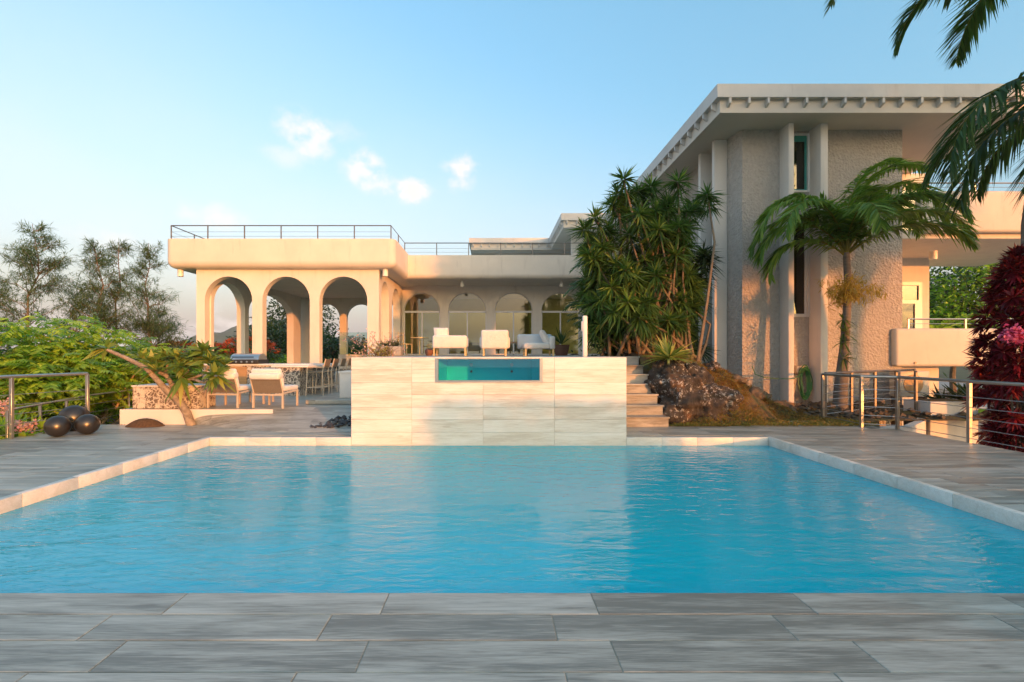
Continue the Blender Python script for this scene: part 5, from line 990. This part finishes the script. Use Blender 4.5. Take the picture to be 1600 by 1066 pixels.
# croton
cr = thing('croton_bush', 'dark red croton bush outside the right railing', 'bush', (8.85, 7.6, ZG)); m = MB(); lv = Leaves(); cc = np.array((8.85, 7.6, 1.0))
for i in range(260):
    u = sph(1)[0]; z_ = rng.uniform(-1.5, 2.1); rr = .62 * (1 - (max(0, z_) / 2.5) ** 2) * (1.0 if z_ > -.6 else .75) * rng.uniform(.6, 1); a_ = rng.random() * 6.283; c = cc + np.array([math.cos(a_) * rr, math.sin(a_) * rr, z_]); rosette(lv, c, 46, .22, .042, (math.cos(a_) * .8, math.sin(a_) * .8, .7), 1.5, .35, .42 + .3 * (rng.random() < .15), .25)
for i in range(12): m.tube(wob((8.85 + rng.normal(0, .1), 7.6, ZG - .1), cc + rng.normal(0, .35, 3) + np.array([0, 0, .5]), 3, .04), [.03, .025, .018, .01], 6)
m.build('stem', 'bark', cr); lv.build('foliage', 'leaf_croton', cr)
for (px, py) in ((1588, 520), (1598, 526), (1580, 524)):
    lp = Leaves(); lp.add(np.array(at(px, py, 6.85)) + rng.normal(0, .05, (110, 3)), sph(110), .06, .04, .2); lp.build('bloom', 'leaf_magenta', cr)['kind'] = 'stuff'
# planting behind and below the balcony
for i, (x, y, lab) in enumerate(((11.4, 10.9, 'dark bromeliad in the white planter box'), (12.3, 11.2, 'dark red bromeliad right of the planter'), (11.9, 10.2, 'low dark bromeliad beyond the railing'), (13.2, 10.8, 'broad dark bromeliad under the balcony'))):
    t = thing('bromeliad', lab, 'plant', (x, y, -.4), 'bromeliads below the balcony'); lv = Leaves()
    for k in range(7): rosette(lv, (x + rng.normal(0, .3), y + rng.normal(0, .2), .15 + rng.random() * .35), 30, .65, .06, (0, 0, 1), 1.1, .4, .4)
    lv.build('foliage', 'leaf_croton' if i in (1, 2) else 'leaf_dark', t); MB().tube([(x, y, ZG), (x, y, .3)], .06, 6).build('stem', 'bark', t)
sg = 'trees beyond the balcony'
for (px, ty, D, rx, mat, lab) in ((1490, 385, 27, 2.4, 'leaf_mid', 'green tree between balcony and croton'), (1540, 400, 25, 2.4, 'leaf_bright', 'sunlit yellow green tree behind the croton'), (1580, 350, 34, 3.2, 'leaf_mid', 'tall green tree right behind the croton'), (1460, 430, 30, 2.2, 'leaf_dark', 'dark tree beside the recessed room')):
    p = at(px, ty, D); tree('tree', lab, (p.x, D, ZG), p.z - ZG, rx, (p.z - ZG) * .42, mat, .3, .13, 60, 90, .16, sg)
bp = thing('back_palm', 'bright green bushy palm above the balcony rail', 'palm', (16.5, 18.5, ZG)); m = MB(); lv = Leaves()
for i in range(20): frond(lv, m, (17.2, 18.5, 1.2), rng.random() * 6.283, rng.uniform(.7, 1.35), rng.uniform(2.0, 2.8), rng.uniform(1.0, 1.7), 44, .55, .05, .75, .4, .025)
MB().tube([(17.2, 18.5, ZG), (17.2, 18.5, 1.3)], .16, 10).build('trunk', 'palm_trunk', bp); m.build('rachis', 'leaf_gold', bp); lv.build('frond', 'leaf_bright', bp)
ac = thing('air_conditioner', 'cream air conditioner unit on legs under the balcony', 'air conditioner', (11.5, 12.6, .2)); rbx('casing', 'ac_paint', ac, 10.95, 11.75, 12.35, 12.7, .25, .95, r=.03); MB().lathe((0, 0, 0), [(.001, 0), (.27, 0), (.27, .02)], 24)
fan = MB(); fan.tube([(11.3, 12.349, .6), (11.3, 12.335, .6)], .26, 24); fan.build('fan_grille', 'wood_warm', ac)
for x in (11.0, 11.7): bx('leg', 'rail_dark', ac, x - .03, x + .03, 12.4, 12.65, ZG, .25)
# ------------------------------------------------------------------ trees behind the camera shading the tower; hedge added to shade the spa wall
hg = thing('hedge', 'hedge added unseen behind the viewer to shade the spa wall', 'hedge', (8, -2.4, 0)); lv = Leaves(); n = 9000; P = np.stack([rng.uniform(6.1, 10.2, n), rng.uniform(-2.8, -2.1, n), rng.uniform(-.9, 1.62, n)], 1); lv.add(P, sph(n), .16, .08, .3); lv.build('foliage', 'leaf_dark', hg); bx('stem', 'bark', hg, 6.3, 10, -2.5, -2.4, ZG, 1.2)
for (x, y, h, rx, rz, lab) in ((16.5, -2.2, 10.8, 2.3, 3.3, 'spreading tree behind the viewer on the right'), (20.6, -2.0, 11.0, 2.2, 3.2, 'second spreading tree behind the viewer'), (15.0, -1.0, 11.2, 2.0, 2.6, 'leafy tree right behind the viewer')):
    tree('shade_tree', lab, (x, y, ZG), h - ZG, rx, rz, 'leaf_mid', .36, .22, 95, 120, .2, 'shade trees', bottom=-.3)

# ------------------------------------------------------------------ air between here and the hills
hzb = MB().box(-900, 900, -80, 1350, ZG - 3, 90).build('haze', None); setp(hzb, kind='stuff')
hm = bpy.data.materials.new('haze'); hm.use_nodes = True; ht = hm.node_tree; ht.nodes.clear(); ho = N(ht, 'ShaderNodeOutputMaterial')
pv = N(ht, 'ShaderNodeVolumePrincipled'); pv.inputs['Color'].default_value = (.97, .98, 1, 1); pv.inputs['Density'].default_value = .00028; L(ht, pv.outputs[0], ho.inputs['Volume'])
hzb.data.materials.append(hm)
